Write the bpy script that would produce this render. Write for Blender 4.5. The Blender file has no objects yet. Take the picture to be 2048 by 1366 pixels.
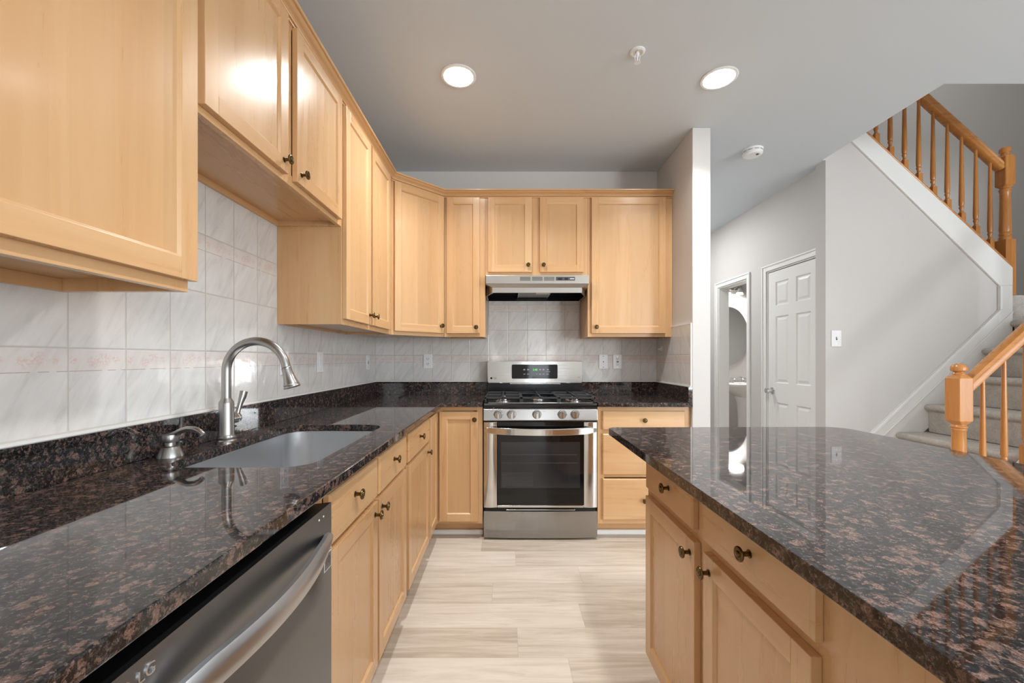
import bpy, bmesh, math, random
from mathutils import Vector, Matrix
PI = math.pi
random.seed(7)
sc = bpy.context.scene
C = sc.collection

# ------------------------------------------------------------------ camera, world, exposure
CX, CY, CZ, FPX = 1.0717, -3.395, 1.2075, 830.0
cam_d = bpy.data.cameras.new('camera')
cam = bpy.data.objects.new('camera', cam_d); C.objects.link(cam)
cam.location = (CX, CY, CZ); cam.rotation_euler = (PI/2, 0, 0)
cam_d.sensor_width = 36.0; cam_d.lens = FPX/2048*36.0
cam_d.shift_x = 12/2048; cam_d.shift_y = 34/2048
cam_d.clip_start = 0.02
sc.camera = cam
sc.view_settings.view_transform = 'Standard'; sc.view_settings.look = 'None'
sc.view_settings.exposure = -0.29; sc.view_settings.gamma = 1.0
sc.view_settings.use_curve_mapping = False
w = bpy.data.worlds.new('world'); sc.world = w; w.use_nodes = True
w.node_tree.nodes['Background'].inputs[0].default_value = (0.86, 0.93, 1.0, 1)
w.node_tree.nodes['Background'].inputs[1].default_value = 1.6

def area(name, loc, rot, size, sy, watts, color=(1, 1, 1), shape='RECTANGLE', spread=PI):
    d = bpy.data.lights.new(name, 'AREA'); d.shape = shape; d.size = size
    if shape in ('RECTANGLE', 'ELLIPSE'): d.size_y = sy
    d.energy = watts; d.color = color; d.spread = spread
    o = bpy.data.objects.new(name, d); C.objects.link(o)
    o.location = loc; o.rotation_euler = rot
    return o
WIN_W, WIN_W2, WIN_W3, CAN_W, STAIR_W, BATH_W = 13, 210, 90, 17, 19, 24
DAY = (0.90, 0.955, 1.0)
# unseen daylight areas at guessed windows behind the camera, added to light the room
area('unseen_window_light', (1.9, -7.40, 1.25), (PI/2, 0, 0), 0.5, 1.6, WIN_W, DAY)
area('unseen_window_light', (5.75, -7.40, 1.45), (PI/2, 0, 0), 1.1, 1.9, WIN_W2, DAY)
area('unseen_window_light', (6.38, -4.6, 1.45), (PI/2, 0, PI/2), 2.6, 2.0, WIN_W3, DAY)
# unseen stair-shaft light, added to brighten the stairwell, and vanity light
area('added_shaft_light', (5.0, -0.1, 5.2), (0, 0, 0), 0.4, 0.4, STAIR_W, (.97, .985, 1.0), 'DISK')
CAN_POS = [(0.814, -1.144), (2.235, -1.128), (1.62, -2.70), (1.0, -5.7), (2.6, -5.7), (2.72, 1.3)]  # after the first two, unseen lamps added for brightness
CEIL = 2.74

# ------------------------------------------------------------------ colours and materials
def lin(c):
    c /= 255.0
    return c/12.92 if c <= 0.04045 else ((c+0.055)/1.055)**2.4
def col(r, g, b): return (lin(r), lin(g), lin(b), 1.0)

class NB:
    """small node builder"""
    def __init__(s, name):
        s.m = bpy.data.materials.new(name); s.m.use_nodes = True
        s.nt = s.m.node_tree; s.bsdf = s.nt.nodes['Principled BSDF']
    def new(s, t, **kw):
        n = s.nt.nodes.new(t)
        for k, v in kw.items(): setattr(n, k, v)
        return n
    def put(s, sock, v):
        if hasattr(v, 'is_linked') or hasattr(v, 'links'): s.nt.links.new(v, sock)
        else: sock.default_value = v
    def math(s, op, a, b=0.0, c=0.0, clamp=False):
        n = s.new('ShaderNodeMath', operation=op, use_clamp=clamp)
        s.put(n.inputs[0], a); s.put(n.inputs[1], b); s.put(n.inputs[2], c)
        return n.outputs[0]
    def coord(s, which='Object'): return s.new('ShaderNodeTexCoord').outputs[which]
    def mapping(s, vec, scale=(1, 1, 1), loc=(0, 0, 0), rot=(0, 0, 0)):
        n = s.new('ShaderNodeMapping'); s.put(n.inputs['Vector'], vec)
        n.inputs['Scale'].default_value = scale; n.inputs['Location'].default_value = loc; n.inputs['Rotation'].default_value = rot
        return n.outputs[0]
    def sep(s, vec):
        n = s.new('ShaderNodeSeparateXYZ'); s.put(n.inputs[0], vec); return n.outputs
    def comb(s, x, y, z):
        n = s.new('ShaderNodeCombineXYZ')
        for i, v in enumerate((x, y, z)): s.put(n.inputs[i], v)
        return n.outputs[0]
    def noise(s, vec, scale=5.0, detail=2.0, rough=0.5, dist=0.0, w=None, out='Fac'):
        n = s.new('ShaderNodeTexNoise')
        if w is not None: n.noise_dimensions = '4D'; s.put(n.inputs['W'], w)
        s.put(n.inputs['Vector'], vec); n.inputs['Scale'].default_value = scale
        n.inputs['Detail'].default_value = detail; n.inputs['Roughness'].default_value = rough; n.inputs['Distortion'].default_value = dist
        return n.outputs[out]
    def white(s, vec):
        n = s.new('ShaderNodeTexWhiteNoise', noise_dimensions='3D'); s.put(n.inputs['Vector'], vec); return n.outputs['Value']
    def ramp(s, fac, stops, mode='LINEAR'):
        n = s.new('ShaderNodeValToRGB'); s.put(n.inputs[0], fac); cr = n.color_ramp; cr.interpolation = mode
        while len(cr.elements) < len(stops): cr.elements.new(0.5)
        for e, (p, c) in zip(cr.elements, stops):
            e.position = p; e.color = c if len(c) == 4 else (*c, 1)
        return n.outputs[0]
    def smooth(s, v, a, b, to0=0.0, to1=1.0):
        n = s.new('ShaderNodeMapRange', interpolation_type='SMOOTHSTEP'); s.put(n.inputs[0], v)
        for i, q in zip((1, 2, 3, 4), (a, b, to0, to1)): n.inputs[i].default_value = q
        return n.outputs[0]
    def mix(s, fac, a, b, blend='MIX'):
        n = s.new('ShaderNodeMix', data_type='RGBA', blend_type=blend); s.put(n.inputs[0], fac)
        s.put(n.inputs[6], a); s.put(n.inputs[7], b); return n.outputs[2]
    def bump(s, h, strength=0.3, distance=0.001, normal=None):
        n = s.new('ShaderNodeBump'); s.put(n.inputs['Height'], h)
        n.inputs['Strength'].default_value = strength; n.inputs['Distance'].default_value = distance
        if normal is not None: s.put(n.inputs['Normal'], normal)
        return n.outputs[0]
    def rnd(s): return s.new('ShaderNodeObjectInfo').outputs['Random']
    def done(s, color=None, rough=0.5, metal=0.0, normal=None, **kw):
        i = s.bsdf.inputs
        if color is not None: s.put(i['Base Color'], color)
        s.put(i['Roughness'], rough); s.put(i['Metallic'], metal)
        if normal is not None: s.put(i['Normal'], normal)
        for k, v in kw.items(): s.put(i[k.replace('_', ' ')], v)
        return s.m

def wood(name, sc3, c_lo, c_mid, c_hi, rough=0.3, coat=0.25, dark=None, boards=0.0):
    b = NB(name); v = b.coord(); r = b.math('MULTIPLY', b.rnd(), 40.0)
    g = b.noise(b.mapping(v, sc3), 1.0, 5.0, 0.6, 0.6, w=r)
    g2 = b.noise(b.mapping(v, tuple(x*0.18 for x in sc3)), 1.0, 2.0, 0.5, 1.2, w=r)
    f = b.math('ADD', b.math('MULTIPLY', g, 0.45), b.math('MULTIPLY', g2, 0.55))
    cc = b.ramp(f, [(0.30, c_lo), (0.5, c_mid), (0.70, c_hi)])
    fl = b.noise(b.mapping(v, tuple(x*2.2 for x in sc3)), 1.0, 2.0, 0.5, 0.0, w=r)
    cc = b.mix(b.smooth(fl, 0.76, 0.84, 0, 0.22), cc, dark or tuple(0.55*x for x in c_lo[:3]) + (1,))
    if boards:
        sx = b.sep(v)[0]
        k = b.white(b.comb(b.math('FLOOR', b.math('DIVIDE', b.math('ADD', sx, 0.03), boards)), b.math('FLOOR', r), 1.0))
        cc = b.mix(b.math('MULTIPLY', k, 0.55), cc, tuple(0.84*x for x in c_mid[:3]) + (1,))
    return b.done(cc, b.smooth(g, 0.3, 0.7, rough-0.04, rough+0.05), 0.0, b.bump(g, 0.04, 0.0006), Coat_Weight=coat, Coat_Roughness=0.15)

ML, MM, MH = col(197, 150, 102), col(207, 164, 117), col(216, 179, 134)
M = {}
M['maple_v'] = wood('maple_vertical', (26, 26, 1.6), ML, MM, MH)
M['maple_h'] = wood('maple_horizontal', (1.6, 1.6, 26), ML, MM, MH)
M['maple_panel'] = wood('maple_boards', (22, 22, 1.3), ML, MM, MH, boards=0.115)
M['maple_l'] = wood('maple_lengthwise', (1.6, 26, 26), ML, MM, MH)
M['oak'] = wood('golden_oak', (30, 30, 2.0), col(176, 112, 52), col(196, 131, 66), col(210, 148, 82), 0.28, 0.3)
M['oak_h'] = wood('golden_oak_along', (2.2, 30, 30), col(176, 112, 52), col(196, 131, 66), col(210, 148, 82), 0.28, 0.3)

def plain(name, c, rough=0.5, metal=0.0, nscale=None, bs=0.0, **kw):
    b = NB(name)
    nrm = None
    cc = c
    if nscale:
        n = b.noise(b.coord(), nscale, 3.0, 0.6)
        nrm = b.bump(n, bs, 0.001)
        cc = b.mix(b.math('MULTIPLY', n, 0.12), c, tuple(0.86*x for x in c[:3]) + (1,))
    return b.done(cc, rough, metal, nrm, **kw)

M['wall'] = plain('wall_paint', col(207, 204, 201), 0.62, 0, 160, 0.05)
M['ceiling'] = plain('ceiling_paint', col(212, 219, 225), 0.8, 0, 120, 0.05)
M['trim'] = plain('white_trim', col(238, 238, 236), 0.32, 0, 60, 0.02)
M['plastic'] = plain('white_plastic', col(236, 236, 238), 0.35, 0, 200, 0.01)
M['slot'] = plain('dark_slot', col(40, 38, 36), 0.6, 0, 200, 0.01)
M['black'] = plain('black_enamel', col(18, 18, 19), 0.18, 0, 90, 0.01)
M['iron'] = plain('cast_iron', col(34, 34, 35), 0.42, 0, 300, 0.25)
M['darkgap'] = plain('black_plastic', col(10, 10, 10), 0.5, 0, 100, 0.02)
M['chrome'] = plain('chrome', col(225, 225, 226), 0.08, 1.0, 40, 0.0)
M['brass'] = plain('antique_brass', col(104, 84, 52), 0.30, 1.0, 220, 0.08)
M['porcelain'] = plain('porcelain', col(240, 240, 238), 0.15, 0, 20, 0.0)
M['caulk'] = plain('white_caulk', col(226, 226, 224), 0.45, 0, 200, 0.03)
M['grey_print'] = plain('grey_print', col(70, 70, 72), 0.5, 0, 100, 0.0)
M['white_print'] = plain('white_print', col(190, 190, 190), 0.5, 0, 100, 0.0)
M['mirror'] = plain('mirror_glass', col(235, 238, 238), 0.02, 1.0, 5, 0.0)

def steel(name, c, rough, sc3, bs=0.05, wob=0.0, wscale=5.0):
    b = NB(name); v = b.coord()
    n = b.noise(b.mapping(v, sc3), 1.0, 4.0, 0.7)
    nrm = b.bump(n, bs, 0.0004)
    if wob: nrm = b.bump(b.noise(v, wscale, 1.0, 0.4), wob, 0.02, nrm)
    return b.done(b.mix(n, c, tuple(0.9*x for x in c[:3]) + (1,)), b.smooth(n, 0.3, 0.7, rough-0.03, rough+0.04), 1.0, nrm)
M['steel'] = steel('range_steel', col(222, 221, 219), 0.13, (6, 6, 300), 0.0, 0.14, 3.2)
M['steel_panel'] = plain('control_panel_steel', col(204, 203, 201), 0.24, 1.0)
M['steel_dark'] = plain('dishwasher_steel', col(126, 129, 132), 0.40, 1.0)
M['handle_steel'] = plain('handle_steel', col(186, 188, 190), 0.34, 1.0)
M['steel_sink'] = plain('sink_steel', col(216, 218, 220), 0.34, 1.0)
M['steel_hood'] = steel('hood_steel', col(190, 185, 178), 0.36, (4, 500, 500), 0.0)
M['nickel'] = plain('brushed_nickel', col(168, 166, 163), 0.30, 1.0)

b = NB('oven_glass')
M['ovenglass'] = b.done(col(14, 14, 15), 0.05, 0.0, None, Specular_IOR_Level=0.45)
b = NB('oven_window_glass')
n = b.noise(b.coord(), 3.0, 1.0)
M['ovenwin'] = b.done(b.mix(n, col(44, 45, 47), col(34, 34, 36)), 0.06, 0.0, None, Specular_IOR_Level=0.55)

def emit(name, c, s):
    b = NB(name); b.bsdf.inputs['Emission Color'].default_value = c; b.bsdf.inputs['Emission Strength'].default_value = s
    return b.done(c, 0.4)
M['lens'] = emit('lamp_lens', (1, 0.985, 0.96, 1), 50.0)
M['green'] = emit('green_digits', (0.10, 0.75, 0.10, 1), 0.9)

# granite
def granite():
    b = NB('brown_granite'); v = b.coord()
    d = b.noise(v, 60, 4.0, 0.7, out='Color')
    vv = b.new('ShaderNodeVectorMath', operation='MULTIPLY_ADD'); b.put(vv.inputs[0], d); vv.inputs[1].default_value = (0.035, 0.035, 0.035); b.put(vv.inputs[2], v)
    def cells(scale, lo, hi, seed):
        vo = b.new('ShaderNodeTexVoronoi', feature='F1'); b.put(vo.inputs['Vector'], b.mapping(vv.outputs[0], loc=(seed, seed*2, seed*3))); vo.inputs['Scale'].default_value = scale
        return b.math('MULTIPLY', b.smooth(vo.outputs['Distance'], 0.15, 0.80, 1, 0.1), b.smooth(b.sep(vo.outputs['Color'])[0], lo, hi))
    frag = b.noise(v, 210, 4.0, 0.8)
    m1 = b.math('MULTIPLY', cells(58, 0.52, 0.80, 0.0), b.math('ADD', frag, 0.25))
    m2 = b.math('MULTIPLY', cells(125, 0.46, 0.80, 3.7), b.math('ADD', frag, 0.15))
    blob = b.math('MAXIMUM', b.smooth(m1, 0.18, 0.52), b.smooth(m2, 0.22, 0.52, 0, 0.8))
    base = b.ramp(b.noise(v, 130, 5.0, 0.85), [(0.38, col(13, 13, 14)), (0.5, col(30, 29, 30)), (0.58, col(62, 57, 55)), (0.70, col(120, 112, 108))])
    brown = b.ramp(b.noise(v, 240, 4.0, 0.85), [(0.32, col(46, 36, 33)), (0.46, col(92, 71, 63)), (0.60, col(128, 102, 92)), (0.74, col(164, 141, 130))])
    cc = b.mix(b.math('MULTIPLY', blob, 0.88), base, brown)
    return b.done(cc, 0.035, 0.0, None, Specular_IOR_Level=0.6)
M['granite'] = granite()

def tile(name, axis, u0):
    b = NB(name); s = b.sep(b.coord())
    u = b.math('DIVIDE', b.math('SUBTRACT', s[axis], u0), 0.155)
    v = b.math('DIVIDE', b.math('SUBTRACT', s[2], 1.026), 0.207)
    fu, fv, iu, iv = b.math('FRACT', u), b.math('FRACT', v), b.math('FLOOR', u), b.math('FLOOR', v)
    eu = b.math('MULTIPLY', b.math('MINIMUM', fu, b.math('SUBTRACT', 1.0, fu)), 0.155)
    ev = b.math('MULTIPLY', b.math('MINIMUM', fv, b.math('SUBTRACT', 1.0, fv)), 0.207)
    e = b.math('MINIMUM', eu, ev)
    grout = b.smooth(e, 0.0013, 0.0021, 1, 0)
    rid = b.white(b.comb(iu, iv, 3.0))
    co = b.comb(b.math('ADD', b.math('MULTIPLY', s[axis], 1.0), b.math('MULTIPLY', s[2], -0.55)), b.math('MULTIPLY', s[2], 0.28), b.math('MULTIPLY', rid, 9.0))
    st = b.noise(co, 26, 4.0, 0.6, 0.6)
    base = b.ramp(st, [(0.30, col(198, 196, 194)), (0.46, col(211, 209, 206)), (0.7, col(219, 217, 214))])
    # floral border on the first and third rows
    band_row = b.math('ADD', b.math('COMPARE', iv, 0.0, 0.1), b.math('COMPARE', iv, 2.0, 0.1))
    def flower(cu, cv, r):
        du = b.math('MULTIPLY', b.math('SUBTRACT', fu, cu), 0.155); dv = b.math('MULTIPLY', b.math('SUBTRACT', fv, cv), 0.24)
        dd = b.math('SQRT', b.math('ADD', b.math('MULTIPLY', du, du), b.math('MULTIPLY', dv, dv)))
        return b.smooth(dd, r*0.45, r, 1, 0)
    fl = b.math('MAXIMUM', b.math('MAXIMUM', flower(0.58, 0.87, 0.027), flower(0.40, 0.83, 0.022)), b.math('MAXIMUM', flower(0.08, 0.86, 0.016), flower(0.80, 0.86, 0.015)))
    pet = b.smooth(b.noise(b.comb(s[axis], s[2], 0.0), 150, 3.0, 0.7), 0.42, 0.60)
    fm = b.math('MULTIPLY', b.math('MULTIPLY', fl, pet), band_row)
    base = b.mix(b.math('MULTIPLY', fm, 0.75), base, col(206, 168, 160))
    inband = b.math('MULTIPLY', band_row, b.smooth(fv, 0.71, 0.73))
    base = b.mix(b.math('MULTIPLY', inband, 0.35), base, col(218, 206, 198))
    ln = b.smooth(b.math('ABSOLUTE', b.math('SUBTRACT', fv, 0.725)), 0.003, 0.0055, 1, 0)
    brk = b.smooth(b.noise(b.comb(s[axis], 0.0, 0.0), 30, 0.0), 0.40, 0.44)
    base = b.mix(b.math('MULTIPLY', b.math('MULTIPLY', ln, band_row), b.math('MULTIPLY', brk, 0.7)), base, col(166, 128, 112))
    cc = b.mix(grout, base, col(190, 184, 176))
    h = b.smooth(e, 0.0006, 0.0042)
    wav = b.noise(b.comb(s[axis], s[2], rid), 24, 2.0, 0.5)
    nrm = b.bump(h, 0.55, 0.0016, b.bump(wav, 0.10, 0.006))
    return b.done(cc, b.mix(grout, (0.11,)*3 + (1,), (0.7,)*3 + (1,)), 0.0, nrm)
M['tile_left'] = tile('tile_left', 1, -2.379)
M['tile_back'] = tile('tile_back', 0, 0.158)
M['tile_side'] = tile('tile_side', 1, -0.628)

def floor_mat():
    b = NB('pale_plank_floor'); s = b.sep(b.coord())
    y = b.math('DIVIDE', b.math('ADD', s[1], 10.045), 0.185); row = b.math('FLOOR', y); fy = b.math('FRACT', y)
    off = b.math('MULTIPLY', b.white(b.comb(row, 1.0, 5.0)), 1.4)
    x = b.math('DIVIDE', b.math('ADD', b.math('ADD', s[0], off), 20.0), 1.22); pi_ = b.math('FLOOR', x); fx = b.math('FRACT', x)
    r = b.white(b.comb(pi_, row, 2.0))
    gv = b.comb(b.math('MULTIPLY', s[0], 1.3), b.math('MULTIPLY', s[1], 15.0), b.math('MULTIPLY', r, 30.0))
    g = b.noise(gv, 1.6, 5.0, 0.62, 0.8)
    f = b.math('ADD', b.math('MULTIPLY', g, 0.75), b.math('MULTIPLY', r, 0.25))
    cc = b.ramp(f, [(0.30, col(172, 157, 139)), (0.46, col(195, 182, 166)), (0.62, col(209, 198, 184)), (0.8, col(217, 208, 195))])
    kn = b.smooth(b.noise(b.comb(b.math('MULTIPLY', s[0], 3.0), b.math('MULTIPLY', s[1], 16.0), b.math('MULTIPLY', r, 11.0)), 1.3, 3.0, 0.5), 0.66, 0.78, 0, 0.55)
    cc = b.mix(kn, cc, col(158, 132, 104))
    ey = b.math('MULTIPLY', b.math('MINIMUM', fy, b.math('SUBTRACT', 1.0, fy)), 0.185)
    ex = b.math('MULTIPLY', b.math('MINIMUM', fx, b.math('SUBTRACT', 1.0, fx)), 1.22)
    seam = b.smooth(b.math('MINIMUM', ex, ey), 0.0005, 0.0016, 1, 0)
    cc = b.mix(b.math('MULTIPLY', seam, 0.35), cc, col(140, 118, 95))
    return b.done(cc, 0.42, 0.0, b.bump(b.math('SUBTRACT', g, seam), 0.05, 0.001))
M['floor'] = floor_mat()

b = NB('grey_beige_carpet'); n1 = b.noise(b.coord(), 90, 4.0, 0.8); n2 = b.noise(b.coord(), 14, 3.0, 0.6)
M['carpet'] = b.done(b.ramp(b.math('ADD', b.math('MULTIPLY', n1, 0.6), b.math('MULTIPLY', n2, 0.4)),
                            [(0.32, col(166, 158, 149)), (0.5, col(194, 187, 178)), (0.68, col(212, 206, 198))]), 0.95, 0, b.bump(n1, 0.9, 0.006))
b = NB('filter_mesh'); ck = b.new('ShaderNodeTexChecker'); b.put(ck.inputs['Vector'], b.coord()); ck.inputs['Scale'].default_value = 260
ck.inputs['Color1'].default_value = col(170, 170, 168); ck.inputs['Color2'].default_value = col(70, 70, 70)
M['filter'] = b.done(ck.outputs[0], 0.4, 0.7)
b = NB('frosted_lamp_glass')
M['frost'] = b.done(col(230, 228, 222), 0.5)

# ------------------------------------------------------------------ mesh helpers
class MB:
    def __init__(s): s.v = []; s.f = []
    def add(s, vs, fs, mat=0, smooth=False):
        o = len(s.v); s.v += [tuple(p) for p in vs]
        s.f += [(tuple(i+o for i in f), mat, smooth) for f in fs]
        return s
    def box(s, x0, x1, y0, y1, z0, z1, mat=0):
        vs = [(x, y, z) for z in (z0, z1) for y in (y0, y1) for x in (x0, x1)]
        return s.add(vs, [(0, 2, 3, 1), (4, 5, 7, 6), (0, 1, 5, 4), (2, 6, 7, 3), (0, 4, 6, 2), (1, 3, 7, 5)], mat)
    def prism(s, poly, a, bb, plane='XY', mat=0, smooth=False):
        """extrude a polygon between a and bb along the axis normal to PLANE"""
        def P(p, t):
            return {'XY': (p[0], p[1], t), 'XZ': (p[0], t, p[1]), 'YZ': (t, p[0], p[1])}[plane]
        n = len(poly)
        vs = [P(p, a) for p in poly] + [P(p, bb) for p in poly]
        s.add(vs, [tuple(range(n-1, -1, -1)), tuple(range(n, 2*n))], mat)
        o = len(s.v) - 2*n
        s.f += [((i+o, (i+1) % n+o, (i+1) % n+n+o, i+n+o), mat, smooth) for i in range(n)]
        return s
    def lathe(s, prof, c=(0, 0, 0), axis='Z', seg=24, mat=0, smooth=True, cap=True):
        ax = {'Z': lambda r, t, h: (r*math.cos(t), r*math.sin(t), h), 'Y': lambda r, t, h: (r*math.cos(t), h, r*math.sin(t)),
              'X': lambda r, t, h: (h, r*math.cos(t), r*math.sin(t))}[axis]
        vs = []
        for r, h in prof:
            for k in range(seg):
                p = ax(max(r, 1e-5), 2*PI*k/seg, h); vs.append((p[0]+c[0], p[1]+c[1], p[2]+c[2]))
        fs = []
        for i in range(len(prof)-1):
            for k in range(seg):
                k2 = (k+1) % seg
                fs.append((i*seg+k, i*seg+k2, (i+1)*seg+k2, (i+1)*seg+k))
        s.add(vs, fs, mat, smooth)
        if cap:
            o = len(s.v)-len(vs); n = len(prof)
            s.f.append((tuple(o+k for k in range(seg)), mat, False)); s.f.append((tuple(o+(n-1)*seg+k for k in range(seg)), mat, False))
        return s
    def sweep(s, path, sections, mat=0, smooth=True, up=(0, 0, 1), closed_prof=True, cap=True):
        """sections: list (one per path point) of 2D profiles (side, up)"""
        path = [Vector(p) for p in path]; n = len(path); U = Vector(up); m = len(sections[0]); vs = []
        for i, p in enumerate(path):
            t = (path[min(i+1, n-1)]-path[max(i-1, 0)]).normalized()
            sd = t.cross(U)
            if sd.length < 1e-4: sd = t.cross(Vector((0, 1, 0)))
            sd.normalize(); uu = sd.cross(t).normalized()
            for (a, c) in sections[i]: vs.append(p+sd*a+uu*c)
        fs = []
        for i in range(n-1):
            for k in range(m if closed_prof else m-1):
                k2 = (k+1) % m; fs.append((i*m+k, i*m+k2, (i+1)*m+k2, (i+1)*m+k))
        s.add(vs, fs, mat, smooth)
        if cap and closed_prof:
            o = len(s.v)-len(vs)
            s.f.append((tuple(o+k for k in range(m)), mat, False)); s.f.append((tuple(o+(n-1)*m+k for k in range(m)), mat, False))
        return s
    def tube(s, path, r, seg=14, mat=0, up=(0, 0, 1)):
        rs = r if isinstance(r, (list, tuple)) else [r]*len(path)
        return s.sweep(path, [[(q*math.cos(2*PI*k/seg), q*math.sin(2*PI*k/seg)) for k in range(seg)] for q in rs], mat, True, up)
    def grid(s, fn, nu, nv, mat=0, smooth=True):
        vs = [fn(i/nu, j/nv) for j in range(nv+1) for i in range(nu+1)]
        fs = [(j*(nu+1)+i, j*(nu+1)+i+1, (j+1)*(nu+1)+i+1, (j+1)*(nu+1)+i) for j in range(nv) for i in range(nu)]
        return s.add(vs, fs, mat, smooth)
    def build(s, name, mats, parent=None, bevel=0.0, seg=2, weld=False):
        me = bpy.data.meshes.new(name); bm = bmesh.new()
        vv = [bm.verts.new(p) for p in s.v]
        for idx, mt, sm in s.f:
            try: f = bm.faces.new([vv[i] for i in idx])
            except ValueError: continue
            f.material_index = mt; f.smooth = sm
        if weld: bmesh.ops.remove_doubles(bm, verts=bm.verts, dist=1e-5)
        bmesh.ops.recalc_face_normals(bm, faces=bm.faces)
        for e in bm.edges:
            if len(e.link_faces) == 2 and e.calc_face_angle(0) > 0.55: e.smooth = False
        bm.to_mesh(me); bm.free()
        for m in (mats if isinstance(mats, (list, tuple)) else [mats]): me.materials.append(M[m] if isinstance(m, str) else m)
        o = bpy.data.objects.new(name, me); C.objects.link(o)
        if parent: o.parent = parent
        if bevel:
            md = o.modifiers.new('bevel', 'BEVEL'); md.width = bevel; md.segments = seg; md.limit_method = 'ANGLE'; md.angle_limit = 0.6; md.harden_normals = False
        return o

def tag(o, label, cat, group=None):
    o['label'] = label; o['category'] = cat
    if group: o['group'] = group
    return o
def thing(name, label, cat, loc=(0, 0, 0), rz=0.0, group=None):
    o = bpy.data.objects.new(name, None); C.objects.link(o); o.empty_display_size = 0.1
    o.location = loc; o.rotation_euler = (0, 0, rz)
    return tag(o, label, cat, group)
def struct(o, label=None):
    o['kind'] = 'structure'
    if label: o['label'] = label
    return o
def text_mesh(body, size, mat, name, parent, mw, depth=0.0004):
    cu = bpy.data.curves.new(name, 'FONT'); cu.body = body; cu.size = size; cu.extrude = depth; cu.align_x = 'CENTER'; cu.align_y = 'CENTER'
    t = bpy.data.objects.new(name+'_src', cu); C.objects.link(t)
    dg = bpy.context.evaluated_depsgraph_get(); me = bpy.data.meshes.new_from_object(t.evaluated_get(dg))
    bpy.data.objects.remove(t); me.materials.clear(); me.materials.append(M[mat]); me.transform(mw)
    o = bpy.data.objects.new(name, me); C.objects.link(o); o.parent = parent
    return o
FRONT = lambda x, y, z: Matrix.Translation((x, y, z)) @ Matrix.Rotation(PI/2, 4, 'X')   # text facing local -y

def rrect(x0, x1, y0, y1, r, n=8):
    pts = []
    for cx, cy, a0 in ((x1-r, y1-r, 0), (x0+r, y1-r, PI/2), (x0+r, y0+r, PI), (x1-r, y0+r, 1.5*PI)):
        pts += [(cx+r*math.cos(a0+PI/2*k/n), cy+r*math.sin(a0+PI/2*k/n)) for k in range(n+1)]
    return pts

# ------------------------------------------------------------------ the room
XR, YB = 6.5, -7.5
struct(MB().box(-0.13, XR+.1, YB-.1, 3.0, -0.1, 0.0).build('floor', 'floor'))
def holed(mb, axis, p0, p1, a0, a1, z0, z1, holes):
    """wall slab along AXIS ('X' or 'Y') with rectangular holes (h0,h1,zl,zh)"""
    def bx(u0, u1, q0, q1):
        if u1-u0 < 1e-4 or q1-q0 < 1e-4: return
        mb.box(u0, u1, p0, p1, q0, q1) if axis == 'X' else mb.box(p0, p1, u0, u1, q0, q1)
    cur = a0
    for h0, h1, zl, zh in sorted(holes):
        bx(cur, h0, z0, z1); bx(h0, h1, z0, zl); bx(h0, h1, zh, z1); cur = h1
    bx(cur, a1, z0, z1)
    return mb
wl = struct(MB().box(-0.13, -0.008, YB-.1, 0.13, 0, CEIL).build('wall_left', 'wall'))
wb = struct(MB().box(-0.008, 2.31, 0.008, 0.13, 0, CEIL).build('wall_back', 'wall'))
ws = struct(MB().box(2.31, 2.43, -0.64, 2.6, 0, CEIL).build('wall_divider', 'wall', bevel=0.004))
struct(MB().box(2.31, 3.703, 2.6, 2.72, 0, CEIL).build('wall_hall_end', 'wall'))
D1, D2 = (0.92, 1.51, 0.0, 2.04), (-0.0851, 0.60, 0.0, 2.04)
struct(holed(MB(), 'Y', 3.583, 3.703, -0.0852, 2.6, 0, CEIL, [D1, D2]).build('wall_hall', 'wall'))
struct(holed(MB(), 'X', YB-.1, YB, -0.008, XR, 0, CEIL, [(1.6, 2.2, 0.4, 2.1), (5.2, 6.3, 0.4, 2.5)]).build('wall_rear', 'wall'))
struct(holed(MB(), 'Y', XR, XR+.1, YB, -1.08, 0, CEIL, [(-6.0, -3.2, 0.4, 2.5)]).build('wall_right', 'wall'))
for i, (axis, p, a0, a1, zt, nb_) in enumerate((('X', YB-.05, 1.6, 2.2, 2.1, 1), ('X', YB-.05, 5.2, 6.3, 2.5, 2), ('Y', XR+.05, -6.0, -3.2, 2.5, 3))):
    mb = MB()
    def fb(u0, u1, z0, z1):
        mb.box(u0, u1, p-.03, p+.03, z0, z1) if axis == 'X' else mb.box(p-.03, p+.03, u0, u1, z0, z1)
    fb(a0, a1, 0.4, 0.46); fb(a0, a1, zt-.06, zt)
    for k in range(nb_+1):
        u = a0+(a1-a0)*k/nb_; fb(max(a0, u-.03), min(a1, u+.03), 0.46, zt-.06)
    struct(mb.build('unseen_window_%d' % (i+1), 'trim'))  # out of view, guessed so the daylight areas have an opening
# ceiling slab with the stair opening
struct(MB().box(-0.13, XR+.1, YB-.1, -1.08, CEIL, CEIL+.25).box(-0.13, 3.515, -1.08, 2.72, CEIL, CEIL+.25).box(3.515, 3.703, -0.0855, 2.72, CEIL, CEIL+.25).box(3.515, 3.5395, -.19, -.0855, CEIL, CEIL+.25).build('ceiling', 'ceiling'))
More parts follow.
